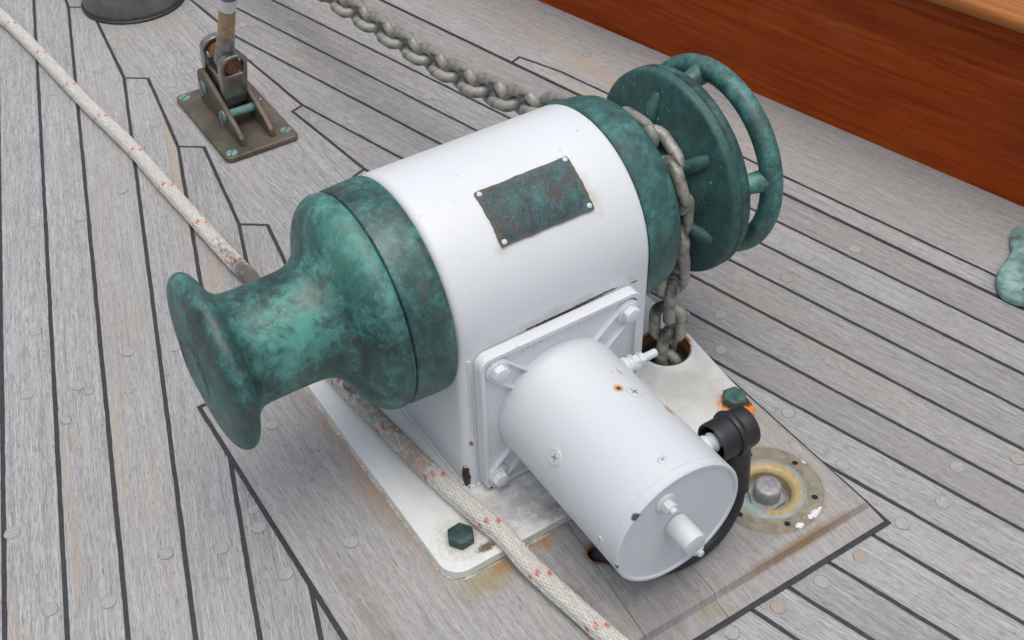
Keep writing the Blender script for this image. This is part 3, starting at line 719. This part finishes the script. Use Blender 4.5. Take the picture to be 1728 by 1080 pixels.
for ad in (78, 166, 254, 346):
    a = math.radians(ad); d = Vector((0, math.cos(a), math.sin(a))); c0 = Vector((.2860, 0, H))+d*.070; c1 = Vector((.3165, 0, H))+d*.0800; b = MB()
    b.tube([c0, c0.lerp(c1, .2), c0.lerp(c1, .5), c0.lerp(c1, .8), c1], [.0115, .0098, .0088, .0098, .0115], 16, up=Vector((0, 0, 1))); b.build('spoke', M_WHEEL, hwo)

# motor flange
YF = -.0915
fl = MB()
fo = [(.0115, .0012), (.1652, .0012), (.1652, .1525), (.0115, .1525)]
P = rounded(fo, [.010]*4, 6); fl.extrude([(p.x, YF-.0008, p.y) for p in P], (0, -.0072, 0))
# raised border
inn = rounded([(.0155, .0052), (.1612, .0052), (.1612, .1485), (.0155, .1485)], [.008]*4, 6); nP = len(P)
vs = [(p.x, YF-.0075, p.y) for p in P]+[(p.x, YF-.0118, p.y) for p in P]+[(p.x, YF-.0118, p.y) for p in inn]+[(p.x, YF-.0075, p.y) for p in inn]
fl.add(vs, [(a*nP+i, a*nP+(i+1) % nP, ((a+1) % 4)*nP+(i+1) % nP, ((a+1) % 4)*nP+i) for a in range(4) for i in range(nP)])
MX, MZ = .0875, .0750
BO = ((.0268, .1370), (.1525, .1350), (.0235, .0145), (.1525, .0145))
for bx, bz in BO:
    fl.lathe([(0, .0112), (.0042, .0108), (.0046, .0100)], (bx, YF-.0072, bz), (0, -1, 0), 32)
    dv = Vector((MX-bx, 0, MZ-bz)); L = dv.length-.050; dv.normalize(); sd_ = Vector((-dv.z, 0, dv.x))
    for s in ((1, -1) if True else (1,)):
        a = Vector((bx, YF-.0080, bz))+sd_*(s*.0092); b = Vector((MX, YF-.0080, MZ))-dv*.05+sd_*(s*.0092)
        mid = (a+b)/2; fl.box(mid+Vector((0, -.0012, 0)), ((b-a).length, .0022, .0062), rotM(dv.cross(Vector((0, -1, 0))), dv) if False else Matrix((dv, sd_, Vector((0, -1, 0)))).transposed())
# faint worn casting marks, no longer legible
for i_, (x, s_) in enumerate([(.052, 1), (.0575, .6), (.063, 1), (.069, .5), (.0765, 1.0), (.0955, .6), (.1005, 1), (.1055, .9)]):
    fl.box((x, YF-.0082, .1405+(.0018 if s_ < .9 else 0)), (.0032 if s_ < .9 else .0016, .0010, .0014 if s_ < .9 else .0048))
flo = fl.build('motor_flange', M_FLANGE, wd, bevel=.0009, seg=2)
for i_, (bx, bz) in enumerate(BO):
    b = MB(); hexbolt(b, (bx, YF-.0116, bz), (0, -1, 0), .0074, .0062, .2+i_*.37, washer=.0088, wh=.0012); b.build('bolt', M_FLANGE, flo, bevel=.0006)

# motor
MR = .0575; YE = -.2596
mx, mz = .085, .0731
mt = MB()
def ly(mb, prof, c, n=96, cap=(True, True), **k): mb.lathe([(t, r) for t, r in prof], c, (0, -1, 0), n, cap, **k)
ly(mt, [(.0990, MR-.002), (.0990, MR+.0006), (.1100, MR+.0006), (.1112, MR), (.18, MR), (.2515, MR), (.2518, MR-.0005), (.2524, MR-.0005), (.2527, MR), (-YE-.0012, MR), (-YE, MR-.0010), (-YE, MR-.0030), (-YE+.0-.0016, MR-.0038), (-YE-.0016, .02), (-YE-.0016, .0003)], (mx, 0, mz), 128)
# seam line down the motor
mot = mt.build('motor', M_MOTOR, wd, smooth=35)
bs = MB(); ly(bs, [(-.001, .0099), (.0003, .0099), (.0205, .0098), (.0224, .0092), (.0228, .0080)], (.0825, YE, .0745), 40); bs.build('shaft_boss', M_MOTOR, mot)
for (x, z, L) in ((.0700, .1075, .010), (.1005, .0380, .012)):
    b = MB(); ly(b, [(-.0018, .0088), (.0002, .0086), (.0008, .0076)], (x, YE, z), 24); hexbolt(b, (x, YE, z), (0, -1, 0), .0056, L-.003, .3)
    ly(b, [(L-.004, .0030), (L, .0029), (L+.0006, .0022)], (x, YE, z), 16); b.build('end_bolt', M_MOTOR, mot, bevel=.0004)
def onmotor(ad, y, out=0):
    a = math.radians(ad); nrm = Vector((math.cos(a), 0, math.sin(a))); return Vector((mx, y, mz))+nrm*(MR+out), nrm
for (ad, y, r) in ((68.3, -.1721, .0068), (154.4, -.1723, .0068), (95.1, -.2402, .0038), (178.5, -.2392, .0032), (20, -.172, .0068)):
    p, nrm = onmotor(ad, y); b = MB(); b.lathe([(-.0015, r), (.0005, r), (.0006, r*.86), (.0002, r*.84)], p, nrm, 28, (True, False)); b.lathe([(-.001, r*.84), (.00045, r*.82), (.0007, r*.6)], p, nrm, 28)
    rm = rotM(nrm, (0, 1, 0))
    for s_ in (.4, .4+PI/2):
        R2 = rm @ Matrix.Rotation(s_, 3, 'Z'); b.box(p+nrm*.00075, (r*1.0, r*.20, .0003), R2, mi=1)
    b.build('screw', [M_MOTOR, M_PSLOT], mot)
# bare terminal stud
def stud(x0, y, z, L, nut=True):
    b = MB(); A = (1, 0, 0); c = (x0, y, z)
    b.lathe([(0, .0085), (.004, .0085), (.005, .007), (.0085, .007), (.0085, .0082), (.0105, .0082)], c, A, 28); hexbolt(b, (x0+.0105, y, z), A, .0066, .0050, .2)
    b.lathe([(.0155, .0062), (.0163, .0062)], c, A, 20); hexbolt(b, (x0+.0163, y, z), A, .0064, .0045, .45); b.lathe([(.02, .0036), (L, .0036), (L+.0008, .003)], c, A, 18)
    b.build('terminal_stud', M_MOTOR, mot, bevel=.0003)
stud(.1325, -.1245, .0985, .0335); stud(.1325, -.2260, .0970, .026)

# ------------------------------------------------------------------ power cable with rubber boot
pc = thing('power_cable', 'thick black power cable with rubber boot curling under the white motor', 'cable', (.172, -.226, -.0095))
bt = MB(); by, bz = -.2265, .0965
bt.lathe(spline([(.1415, .0142), (.1405, .0152), (.1410, .0162), (.1445, .0166), (.150, .0166), (.155, .0165)], 3)+[(.1568, .0166), (.1575, .0186), (.1598, .0194), (.1618, .0187), (.1628, .0172)]+spline([(.1640, .0166), (.168, .0170), (.1740, .0170), (.1762, .0161), (.1770, .0140)], 3)+[(.1770, .0003)], (0, by, bz), (1, 0, 0), 48, (False, True))
bt.lathe([(.1415, .0142), (.145, .0130), (.158, .0122), (.158, .0002)], (0, by, bz), (1, 0, 0), 32, (False, False))
bt.tube([(.1630, by, bz-.008), (.1635, by-.003, bz-.022), (.1635, by-.008, bz-.038), (.1615, by-.014, bz-.054)], [.0146, .0136, .0115, .0098], 28, up=Vector((1, 0, 0)))
bt.build('rubber_boot', M_BLACK, pc, smooth=50)
ca = MB(); cpts = spline([(.1630, by-.011, .052), (.1610, by-.016, .034), (.1530, by-.018, .016), (.1390, by-.020, .0035), (.120, by-.021, -.0015), (.098, by-.019, -.0030), (.080, by-.012, -.0030), (.0680, by-.001, -.0020), (.0615, by+.014, -.0035), (.0585, by+.024, -.0095), (.0575, by+.030, -.021)], 8)
ca.tube(cpts, .0062, 24, up=Vector((0, 1, 0))); ca.build('cable', M_BLACK, pc, smooth=60)

# ------------------------------------------------------------------ anchor chain
chn = thing('anchor_chain', 'galvanised anchor chain running over the green chain wheel into the deck pipe', 'chain', (.243, .10, -.02))
GX = .2375; GR = .0545
pathp = []
t0 = math.radians(67)
cat = spline([(1.35, .045), (1.1, .050), (.85, .068), (.70, .0785), (.5883, .0885), (.4750, .1005), (.3283, .1200), (.2439, .1375), (.170, .1590), (.110, .1820), (.066, .2000), (GR*math.cos(t0), H+GR*math.sin(t0))], 20)
pathp += [Vector((GX-.001, y, z)) for y, z in cat]
for i in range(1, 120):
    a = t0+(math.radians(182)-t0)*i/120; pathp.append(Vector((GX, GR*math.cos(a), H+GR*math.sin(a))))
low = spline([(GX, -GR, H), (GX-.0005, -GR-.0003, .13), (GX, -.0610, .085), (GX+.001, -.0570, .045), (CH[0]-.001, CH[1]-.004, .012), (CH[0]-.001, CH[1]-.002, -.02), (CH[0], CH[1], -.06)], 20) if False else None
lowc = [(GX, -GR, .155), (GX+.0004, -.0550, .13), (GX+.0012, -.0555, .10), (GX+.0022, -.0550, .07), (GX+.0034, -.0535, .04), (CH[0]-.001, CH[1]-.0030, .012), (CH[0]-.001, CH[1]-.001, -.02), (CH[0], CH[1], -.05)]
for i in range(len(lowc)-1):
    for j in range(10): pathp.append(Vector(lowc[i]).lerp(Vector(lowc[i+1]), j/10))
seg = [0]
for i in range(1, len(pathp)): seg.append(seg[-1]+(pathp[i]-pathp[i-1]).length)
def at(s):
    i = max(0, min(len(seg)-2, np.searchsorted(seg, s)-1)); t = (s-seg[i])/max(1e-9, seg[i+1]-seg[i]); return pathp[i].lerp(pathp[i+1], t)
lk = MB(); cp = []; hw_, st_ = .0122, .0087
for i in range(17): a = -PI/2+PI*i/16; cp.append((st_+hw_*math.cos(a), hw_*math.sin(a), 0))
for i in range(17): a = PI/2+PI*i/16; cp.append((-st_+hw_*math.cos(a), hw_*math.sin(a), 0))
lk.tube(cp, .0056, 16, closed=True)
PITCH = .0308; s = .01; i = 0; proto = None
while s < seg[-1]-.02:
    p = at(s); T = (at(s+.008)-at(s-.008)).normalized()
    z = p.z; up = Vector((1, 0, 0))
    roll = 13
    if z > .12 and p.y < .05: roll = 4
    if z < .11 and p.y < 0: roll = 4+45*min(1, (.12-z)/.05)+12*math.sin(s*20)
    roll += random.uniform(-7, 7)
    n0 = (up-T*up.dot(T)).normalized(); b0 = T.cross(n0); a = math.radians(roll+(90 if i % 2 else 0)); nz = n0*math.cos(a)+b0*math.sin(a); ny = nz.cross(T)
    mat = Matrix((T, ny, nz)).transposed().to_4x4(); mat.translation = p-Vector((.243, .10, -.02))
    if proto is None:
        proto = lk.build('link', M_CHAIN, chn, origin=(0, 0, 0), smooth=80); o = proto
    else:
        o = proto.copy(); COL.objects.link(o); o.parent = chn
    o.matrix_local = mat
    s += PITCH; i += 1

# ------------------------------------------------------------------ braided rope
RR = .0083
rp = spline([(-.2000, 1.75, ZD+RR), (-.1450, 1.35, ZD+RR), (-0.0962, 1.0035, ZD+RR), (-0.0818, 0.8679, ZD+RR), (-0.0696, 0.7116, ZD+RR), (-0.0568, 0.5922, ZD+RR), (-0.0514, 0.4987, ZD+RR), (-0.0452, 0.4051, ZD+RR), (-0.0406, 0.3304, ZD+RR), (-0.0363, 0.2786, ZD+RR), (-.0385, .2100, ZD+RR+.001), (-.0375, .1700, ZD+RR+.003), (-.0350, .110, .0105), (-.0335, .0690, RR), (-.0275, .0028, RR), (-.0190, -.0673, RR), (-.0105, -.1191, RR), (-.0035, -.155, RR-.0005), (.0012, -.1902, RR-.0075), (.0120, -.2558, RR-.0092), (.0190, -.2930, RR-.011), (.026, -.33, ZD+RR+.001), (.045, -.42, ZD+RR), (.09, -.60, ZD+RR), (.16, -.85, ZD+RR)], 30)
rp = [Vector(p) for p in rp]
rs_ = [0]
for i in range(1, len(rp)): rs_.append(rs_[-1]+(rp[i]-rp[i-1]).length)
NTH = 16; LC = .0044; NA = 96; DS = .00105
ylim = (1.35, -.72)
sa = np.array(rs_); PX = np.array([[p.x, p.y, p.z] for p in rp])
s0 = np.interp(-ylim[0], -PX[:, 1], sa); s1_ = np.interp(-ylim[1], -PX[:, 1], sa)
ns = int((s1_-s0)/DS); S = np.linspace(s0, s1_, ns); C3 = np.stack([np.interp(S, sa, PX[:, k]) for k in range(3)], 1)
for _ in range(30): C3[1:-1] = (C3[:-2]+2*C3[1:-1]+C3[2:])/4
T3 = np.gradient(C3, axis=0); T3 /= np.linalg.norm(T3, axis=1)[:, None]
side = np.cross(T3, np.array([0, 0, 1.0])); side /= np.linalg.norm(side, axis=1)[:, None]; up3 = np.cross(side, T3)
th = np.linspace(0, 2*PI, NA, endpoint=False)
SS, TH = np.meshgrid(S, th, indexing='ij')
tw = TH+SS*1.2
u = tw*NTH/(2*PI)+SS/LC/2; v = tw*NTH/(2*PI)-SS/LC/2
iu = np.floor(u); iv = np.floor(v); fu = u-iu-.5; fv = v-iv-.5
prf = lambda f: np.sqrt(np.clip(1-(2*f)**2*.92, 0, 1))
hA = prf(fu)*.6+.5*np.cos(PI*((v-.5)+iu)); hB = prf(fv)*.6-.5*np.cos(PI*((u-.5)+iv))
top = hA > hB; h = np.maximum(hA, hB)
groove = np.exp(-((np.angle(np.exp(1j*(TH-PI/2-.25))))/.24)**2)+np.exp(-((np.angle(np.exp(1j*(TH-PI/2+1.35))))/.2)**2)*.8+np.exp(-((np.angle(np.exp(1j*(TH-PI/2-1.75))))/.2)**2)*.8
lump = 1+.018*np.sin(SS*61+1.3*np.sin(SS*23))+.014*np.sin(SS*140+TH)
rad = RR*lump*(.975-.12*groove)+.0013*(h-.5)
X = C3[:, None, :]+side[:, None, :]*(np.cos(TH)*rad)[..., None]+up3[:, None, :]*(np.sin(TH)*rad*.93)[..., None]
vs = X.reshape(-1, 3); idx = np.arange(ns*NA).reshape(ns, NA); a = idx[:-1]; b = np.roll(idx, -1, 1)[:-1]; c = np.roll(idx, -1, 1)[1:]; d = idx[1:]
F = np.stack([a, b, c, d], -1).reshape(-1, 4)
me = bpy.data.meshes.new('mooring_rope'); me.from_pydata(vs.tolist(), [], F.tolist() + [list(range(NA))[::-1], list(range((ns-1)*NA, ns*NA))])
rng = np.random.default_rng(2)
yarnA = rng.uniform(.88, 1.06, 4000); yarnB = rng.uniform(.88, 1.06, 4000)
br = np.where(top, yarnA[(iu.astype(int)*7) % 4000], yarnB[(iv.astype(int)*13) % 4000])
cell = (np.sin(iu*12.9898+iv*78.233)*43758.5453) % 1
base_c = np.array([.66, .645, .59]); colr = base_c*br[..., None]*(.92+.12*cell)[..., None]
colr *= (.30+.74*np.clip((h-.22)/.62, 0, 1)**.8)[..., None]       # crease shade between the yarns, painted into the colour by braid height
Y = C3[:, 1][:, None]*np.ones_like(TH)
def blot(y0, wy, amt, dirt, th0=None, tw_=1.0):
    global colr
    n_ = .5+.5*np.sin(SS*700+3*np.sin(TH*2+SS*300))*np.cos(TH*3+SS*410); n_ = .55*n_+.45*cell
    mmask = np.clip(1-np.abs(Y-y0)/wy, 0, 1)**.6*amt
    if th0 is not None: mmask = mmask*np.clip(1-np.abs(np.angle(np.exp(1j*(TH-th0))))/tw_, 0, 1)**.5
    mmask = np.clip(mmask*1.7-n_*.8, 0, .9)[..., None]; colr = colr*(1-mmask)+np.array(dirt)*mmask
PT = PI/2+.6        # the side away from the housing
blot(.268, .050, 1.1, (.04, .04, .04)); blot(.30, .07, .8, (.10, .09, .08), PI/2-.3, 1.0); blot(.035, .07, .95, (.15, .125, .09), PI/2+1.0, .9); blot(-.01, .05, .8, (.12, .10, .075), PI/2+.9, .8)
blot(.01, .11, .6, (.24, .21, .16)); blot(.40, .10, .5, (.3, .26, .2), PI/2+1.0, .8); blot(-.045, .03, .75, (.34, .24, .2)); blot(.055, .02, .8, (.06, .055, .05), PI/2, 1.2)
ymk = [1.34, 1.25, 1.155, 1.06, .9604, .857, .7566, .6615, .5676, .4798, .3925, .313, .235, .152, .071, -.003, -.073, -.140, -.200, -.263, -.33, -.40, -.47, -.54, -.61, -.68]
for ym in ymk:
    sm = float(np.interp(-ym, -C3[:, 1], S))
    for off, thc in ((.002, PI/2-.42), (-.0035, PI/2+.50), (.007, PI/2-1.35), (-.0095, PI/2+1.55), (0, PI/2+2.6)):
        ds = SS-sm+off; dth = np.angle(np.exp(1j*(TH-thc)))
        k_ = (np.abs(ds+dth*RR*.5) < .0024) & (np.abs(dth) < .25)
        m_ = np.where(k_ & top, .93, np.where(k_, .5, 0))[..., None]; colr = colr*(1-m_)+np.array([.58, .065, .04])*m_
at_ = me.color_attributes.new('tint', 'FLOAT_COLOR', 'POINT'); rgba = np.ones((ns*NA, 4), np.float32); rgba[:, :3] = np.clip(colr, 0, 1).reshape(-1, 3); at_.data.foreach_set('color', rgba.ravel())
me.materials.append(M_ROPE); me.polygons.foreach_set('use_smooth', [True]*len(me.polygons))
og = Vector((-.03, .0, 0)); me.transform(Matrix.Translation(-og)); me.update()
rope = bpy.data.objects.new('mooring_rope', me); rope.location = og; COL.objects.link(rope)
tag(rope, 'thick off-white braided rope with red flecks lying across the deck beside the windlass', 'rope')

# ------------------------------------------------------------------ brass deck socket
dr = thing('deck_socket', 'corroded round brass flange set in the teak pad beside the motor', 'deck fitting', (.2165, -.2255, ZP))
m = MB(); dc = (.2165, -.2255, ZP)
m.lathe([(-.0098, .0195), (-.002, .0203), (.0006, .0222), (.0014, .0240), (.0017, .0295), (.0012, .0312), (.0012, .0458), (.0004, .0468), (-.001, .0470)], dc, (0, 0, 1), 72, (False, False))
fo_ = m.build('flange_ring', M_DRAIN, dr, smooth=30)
for kx in range(6):
    a = math.radians(12+60*kx); x = dc[0]+.0392*math.cos(a); y = dc[1]+.0392*math.sin(a); b = MB()
    b.lathe([(.00135, .0037), (.0016, .0033), (.0014, .0026)], (x, y, ZP), (0, 0, 1), 20, (False, False), mi=0); b.lathe([(.0014, .0026), (.00142, .0001)], (x, y, ZP), (0, 0, 1), 20, (False, False), mi=1); b.build('screw_hole', [M_DRAIN, M_DARK], fo_)
b = MB(); b.lathe([(-.0097, .0202), (-.0096, .0001)], dc, (0, 0, 1), 32, (False, False)); b.build('socket_floor', M_DSTEEL, dr)
b = MB(); b.lathe([(-.0095, .0170), (-.0078, .0168), (-.0077, .012)], dc, (0, 0, 1), 6, (True, True), .3); b.lathe([(-.0078, .0118), (.0035, .0118), (.0055, .0105), (.0062, .008), (.0064, .0003)], dc, (0, 0, 1), 32, (False, False)); b.build('bolt', M_ZINC, dr, bevel=.0006)

# ------------------------------------------------------------------ bronze stay fitting on the king plank
tf = thing('stay_fitting', 'weathered bronze deck fitting with two upright cheeks near the grey vent', 'deck fitting', (.0745, .582, ZD))
TX0, TX1, TY0, TY1 = .0282, .1212, .4965, .6650
m = MB(); P = rounded([(TX0, TY0), (TX1, TY0), (TX1, TY1), (TX0, TY1)], [.008]*4, 5); m.extrude([(p.x, p.y, ZD) for p in P], (0, 0, .0075)); plate = m.build('base_plate', M_BRONZE, tf, bevel=.0022, seg=3)
ZT = ZD+.0075
def cheek(x0, th_):
    m = MB(); prof2 = [(TY0+.014, ZT-.0005), (TY0+.016, ZT+.009), (TY0+.030, ZT+.018), (TY0+.055, ZT+.029), (TY0+.085, ZT+.041), (TY0+.108, ZT+.050), (TY0+.118, ZT+.0525), (TY0+.128, ZT+.050), (TY0+.135, ZT+.043), (TY0+.139, ZT+.030), (TY0+.142, ZT-.0005)]
    m.extrude([(x0, y, z) for y, z in prof2], (th_, 0, 0)); return m.build('cheek', M_BRONZE, tf, bevel=.0012)
XA, XB, CT = .0535, .0910, .0062
ca1 = cheek(XA, CT); ca2 = cheek(XB, CT)
for (y, z, r) in ((TY0+.060, ZT+.019, .0052), (TY0+.118, ZT+.030, .0058)):
    b = MB(); b.tube([(XA-.0015, y, z), (XB+CT+.0022, y, z)], r, 20, up=Vector((0, 0, 1))); b.lathe([(0, r+.0022), (.0018, r+.002), (.0026, r*.8)], (XA-.0002, y, z), (-1, 0, 0), 24); b.build('pin', M_SCREW, tf, smooth=50)
    for q_ in (0, 1):
        c = MB(); c.tube([(XA-.0045, y-.001, z+.008), (XA-.005, y, z), (XA-.0045, y-.004, z-.009)] if q_ else [(XB+CT+.004, y-.002, z+.008), (XB+CT+.0045, y, z), (XB+CT+.004, y+.004, z-.009)], .0010, 8); c.build('split_pin', M_STEEL, tf)
for (x, y) in ((.0375, .6540), (.0385, .5065), (.1120, .5150), (.1120, .6540)):
    b = MB(); b.lathe([(-.0003, .0068), (.0004, .0067), (.0006, .0058)], (x, y, ZT), (0, 0, 1), 28); b.box((x, y, ZT+.00062), (.0128, .0012, .0003), Matrix.Rotation(random.uniform(.4, 1.1), 3, 'Z'), mi=1); b.build('screw', [M_SCREW, M_SLOT], plate)

fs_ = thing('stay_rod', 'metal stay rod wrapped in tan cord rising from a steel toggle on the bronze fitting', 'rigging', (.0757, TY0+.118, ZT+.03))
ty, tz = TY0+.118, ZT+.030
TO = Vector((.0757, .596, .0330)); TA = Vector((0, -.30, 1)).normalized(); TYv = Vector((0, 1, 0)); TXv = Vector((1, 0, 0))
m = MB()
def oblong(y0, th_):
    """a strap with a rounded top and an eye"""
    w2 = .0168; zc = .0375; out = []; inn_ = []
    for i in range(25): a = PI*i/24; out.append((w2*math.cos(a), zc+w2*math.sin(a))); inn_.append(((w2-.0048)*math.cos(a), zc+(w2-.0048)*math.sin(a)))
    O = out+[(-w2*.97, .020), (-.0138, -.026), (.0138, -.026), (w2*.97, .020)]; I = inn_+[(-(w2-.0048), .030), (-.0112, .024), (.0112, .024), ((w2-.0048), .030)]
    n = len(O); f = lambda p, y: TO+TXv*p[0]+TA*p[1]+TYv*y
    vs = [f(p, y0) for p in O]+[f(p, y0+th_) for p in O]+[f(p, y0+th_) for p in I]+[f(p, y0) for p in I]
    m.add(vs, [(a_*n+i, a_*n+(i+1) % n, ((a_+1) % 4)*n+(i+1) % n, ((a_+1) % 4)*n+i) for a_ in range(4) for i in range(n)])
oblong(-.034, .012); oblong(.020, .012)
m.box(TO+TA*-.004, (.0262, .050, .036), Matrix((TXv, TYv, TXv.cross(TYv))).transposed())
m.build('toggle', M_TOG, fs_, bevel=.0012)
pcn = TO+TA*.036
m = MB(); m.tube([pcn-TYv*.030, pcn+TYv*.030], .0105, 24, up=Vector((0, 0, 1))); m.build('clevis_pin', M_RUSTY, fs_)
rb = pcn+Vector((0, -.004, -.004)); rd = Vector((0, -.44, .82)).normalized()
m = MB(); m.tube([rb, rb+rd*.020, rb+rd*.054], [.0128, .0112, .0100], 24, up=Vector((1, 0, 0))); m.build('rod_end', M_DSTEEL, fs_)
m = MB(); pts = [rb+rd*(.053+i*.0008) for i in range(62)]; m.tube(pts, [.0096+.0003*math.sin(i*PI/1.5+.6) for i in range(62)], 20, up=Vector((1, 0, 0))); m.build('cord_whipping', M_TAN, fs_)
m = MB(); m.tube([rb+rd*.1015, rb+rd*.1018, rb+rd*.124], [.0088, .0102, .0102], 24, up=Vector((1, 0, 0))); m.build('white_band', M_WTAPE, fs_)
m = MB(); m.tube([rb+rd*.124, rb+rd*.125, rb+rd*.17, rb+rd*.18, rb+rd*.55], [.0100, .0122, .0122, .0080, .0080], 24, up=Vector((1, 0, 0))); m.build('rod', M_DGREY, fs_)

# ------------------------------------------------------------------ round dark deck vent
vt = thing('deck_vent', 'round dark grey metal deck vent with black rim at the far end', 'vent', (.0790, .9560, ZD))
m = MB(); m.lathe([(0, .0735), (.0030, .0735), (.0042, .0722), (.0045, .066)], (.079, .956, ZD), (0, 0, 1), 72, (True, False)); m.build('rim', flat('vent_rim', (.022, .03, .03), .4), vt)
m = MB(); m.lathe(spline([(.0030, .0690), (.010, .0700), (.022, .0705), (.045, .0690), (.070, .0650), (.085, .0560), (.095, .040), (.100, .018), (.101, .0003)], 5), (.079, .956, ZD), (0, 0, 1), 72, (False, False)); m.build('cowl', M_DGREY, vt)

# ------------------------------------------------------------------ verdigris chock at the right
ck = thing('rope_chock', 'pale verdigris bronze chock screwed to the covering board at the right edge', 'chock', (.66, -.16, ZD))
# outline measured on the board, continued outside the picture
Pk = spline([(.690, -.102), (.674, -.1015), (.6575, -.112), (.645, -.124), (.628, -.131), (.605, -.140), (.587, -.155), (.5825, -.170), (.588, -.184), (.601, -.194), (.625, -.203), (.655, -.206), (.685, -.200), (.709, -.187), (.722, -.168), (.724, -.146), (.716, -.124), (.705, -.108), (.690, -.102)], 5)[:-1]
m = MB(); m.extrude([(x, y, ZD) for x, y in Pk], (0, 0, .0095)); m.build('base', M_PALE, ck, bevel=.0032, seg=4, bang=25, smooth=50)
m = MB(); m.tube(spline([(.628, -.172, ZD+.006), (.636, -.169, ZD+.015), (.652, -.161, ZD+.024), (.672, -.150, ZD+.026), (.690, -.140, ZD+.020), (.700, -.134, ZD+.007)], 6), [.007]*31, 20); m.build('horn', M_PALE, ck, smooth=60)
hb = MB()
for q_ in range(4):
    hb.box((.601+.0055*q_, -.178+.001*q_, ZD+.0097), (.0012, .012-.001*q_, .0004), Matrix.Rotation(-.5, 3, 'Z'))
hb.build('worn_hatching', M_SLOT, ck)
b = MB(); b.lathe([(-.0006, .0075), (.0009, .0070), (.0003, .0055), (.0003, .0002)], (.682, -.1145, ZD+.0095), (0, 0, 1), 28, (False, False)); b.box((.682, -.1145, ZD+.0099), (.010, .0011, .0004), Matrix.Rotation(.9, 3, 'Z'), mi=1); b.build('screw', [M_SCREW, M_SLOT], ck)

# ------------------------------------------------------------------ varnished bulwark
bw = thing('bulwark', 'varnished mahogany bulwark with moulded lighter cap rail', 'bulwark', (BW(.2), .2, ZD))
dirv = Vector((-.249, 1, 0)).normalized(); out = Vector((dirv.y, -dirv.x, 0))
base0 = Vector((.7057, 0, 0))
def bwx(name, prof, mat, bevel=.001, smooth=30):
    """prof in (outboard, z), swept along the bulwark"""
    n = len(prof); vs = []; K = 24
    for i in range(K+1):
        t = -1.6+(4.2)*i/K
        for (o, z) in prof: q = base0+dirv*t+out*o; vs.append((q.x, q.y, z))
    m = MB(); uvs = {}
    per = [0]
    for i in range(n): per.append(per[-1]+(Vector(prof[(i+1) % n])-Vector(prof[i])).length)
    fs = []; uvl = []
    for j in range(K):
        for i in range(n):
            fs.append((j*n+i, j*n+(i+1) % n, (j+1)*n+(i+1) % n, (j+1)*n+i)); ta, tb = 4.2*j/K, 4.2*(j+1)/K
            uvl.append([(ta, per[i]), (ta, per[i+1]), (tb, per[i+1]), (tb, per[i])])
    m.add(vs, fs); m.uv = uvl
    return m.build(name, mat, bw, bevel=0, smooth=smooth, recalc=True)
bwx('panel', [(0, ZD-.01), (0, .186), (.045, .186), (.045, ZD-.01)], M_MAHOG)
bwx('moulding', [(-.0005, 0.1595)]+[(-.0005-.010*math.sin(a), 0.1595+.010*(1-math.cos(a))) for a in [i*PI/2/8 for i in range(1, 9)]]+[(-.012, 0.1715), (-.015, 0.1722), (-.015, 0.1838), (-.0002, 0.1838)], M_MAHOG)
bwx('cap_rail', [(-.0005, 0.1842), (-.021, 0.1842)]+[(-.021-.009*math.sin(a), 0.1932-.009*math.cos(a)) for a in [i*PI/12 for i in range(13)]]+[(-.014, 0.2035), (.10, 0.2070), (.105, 0.2000), (.105, 0.1842)], M_RAIL)
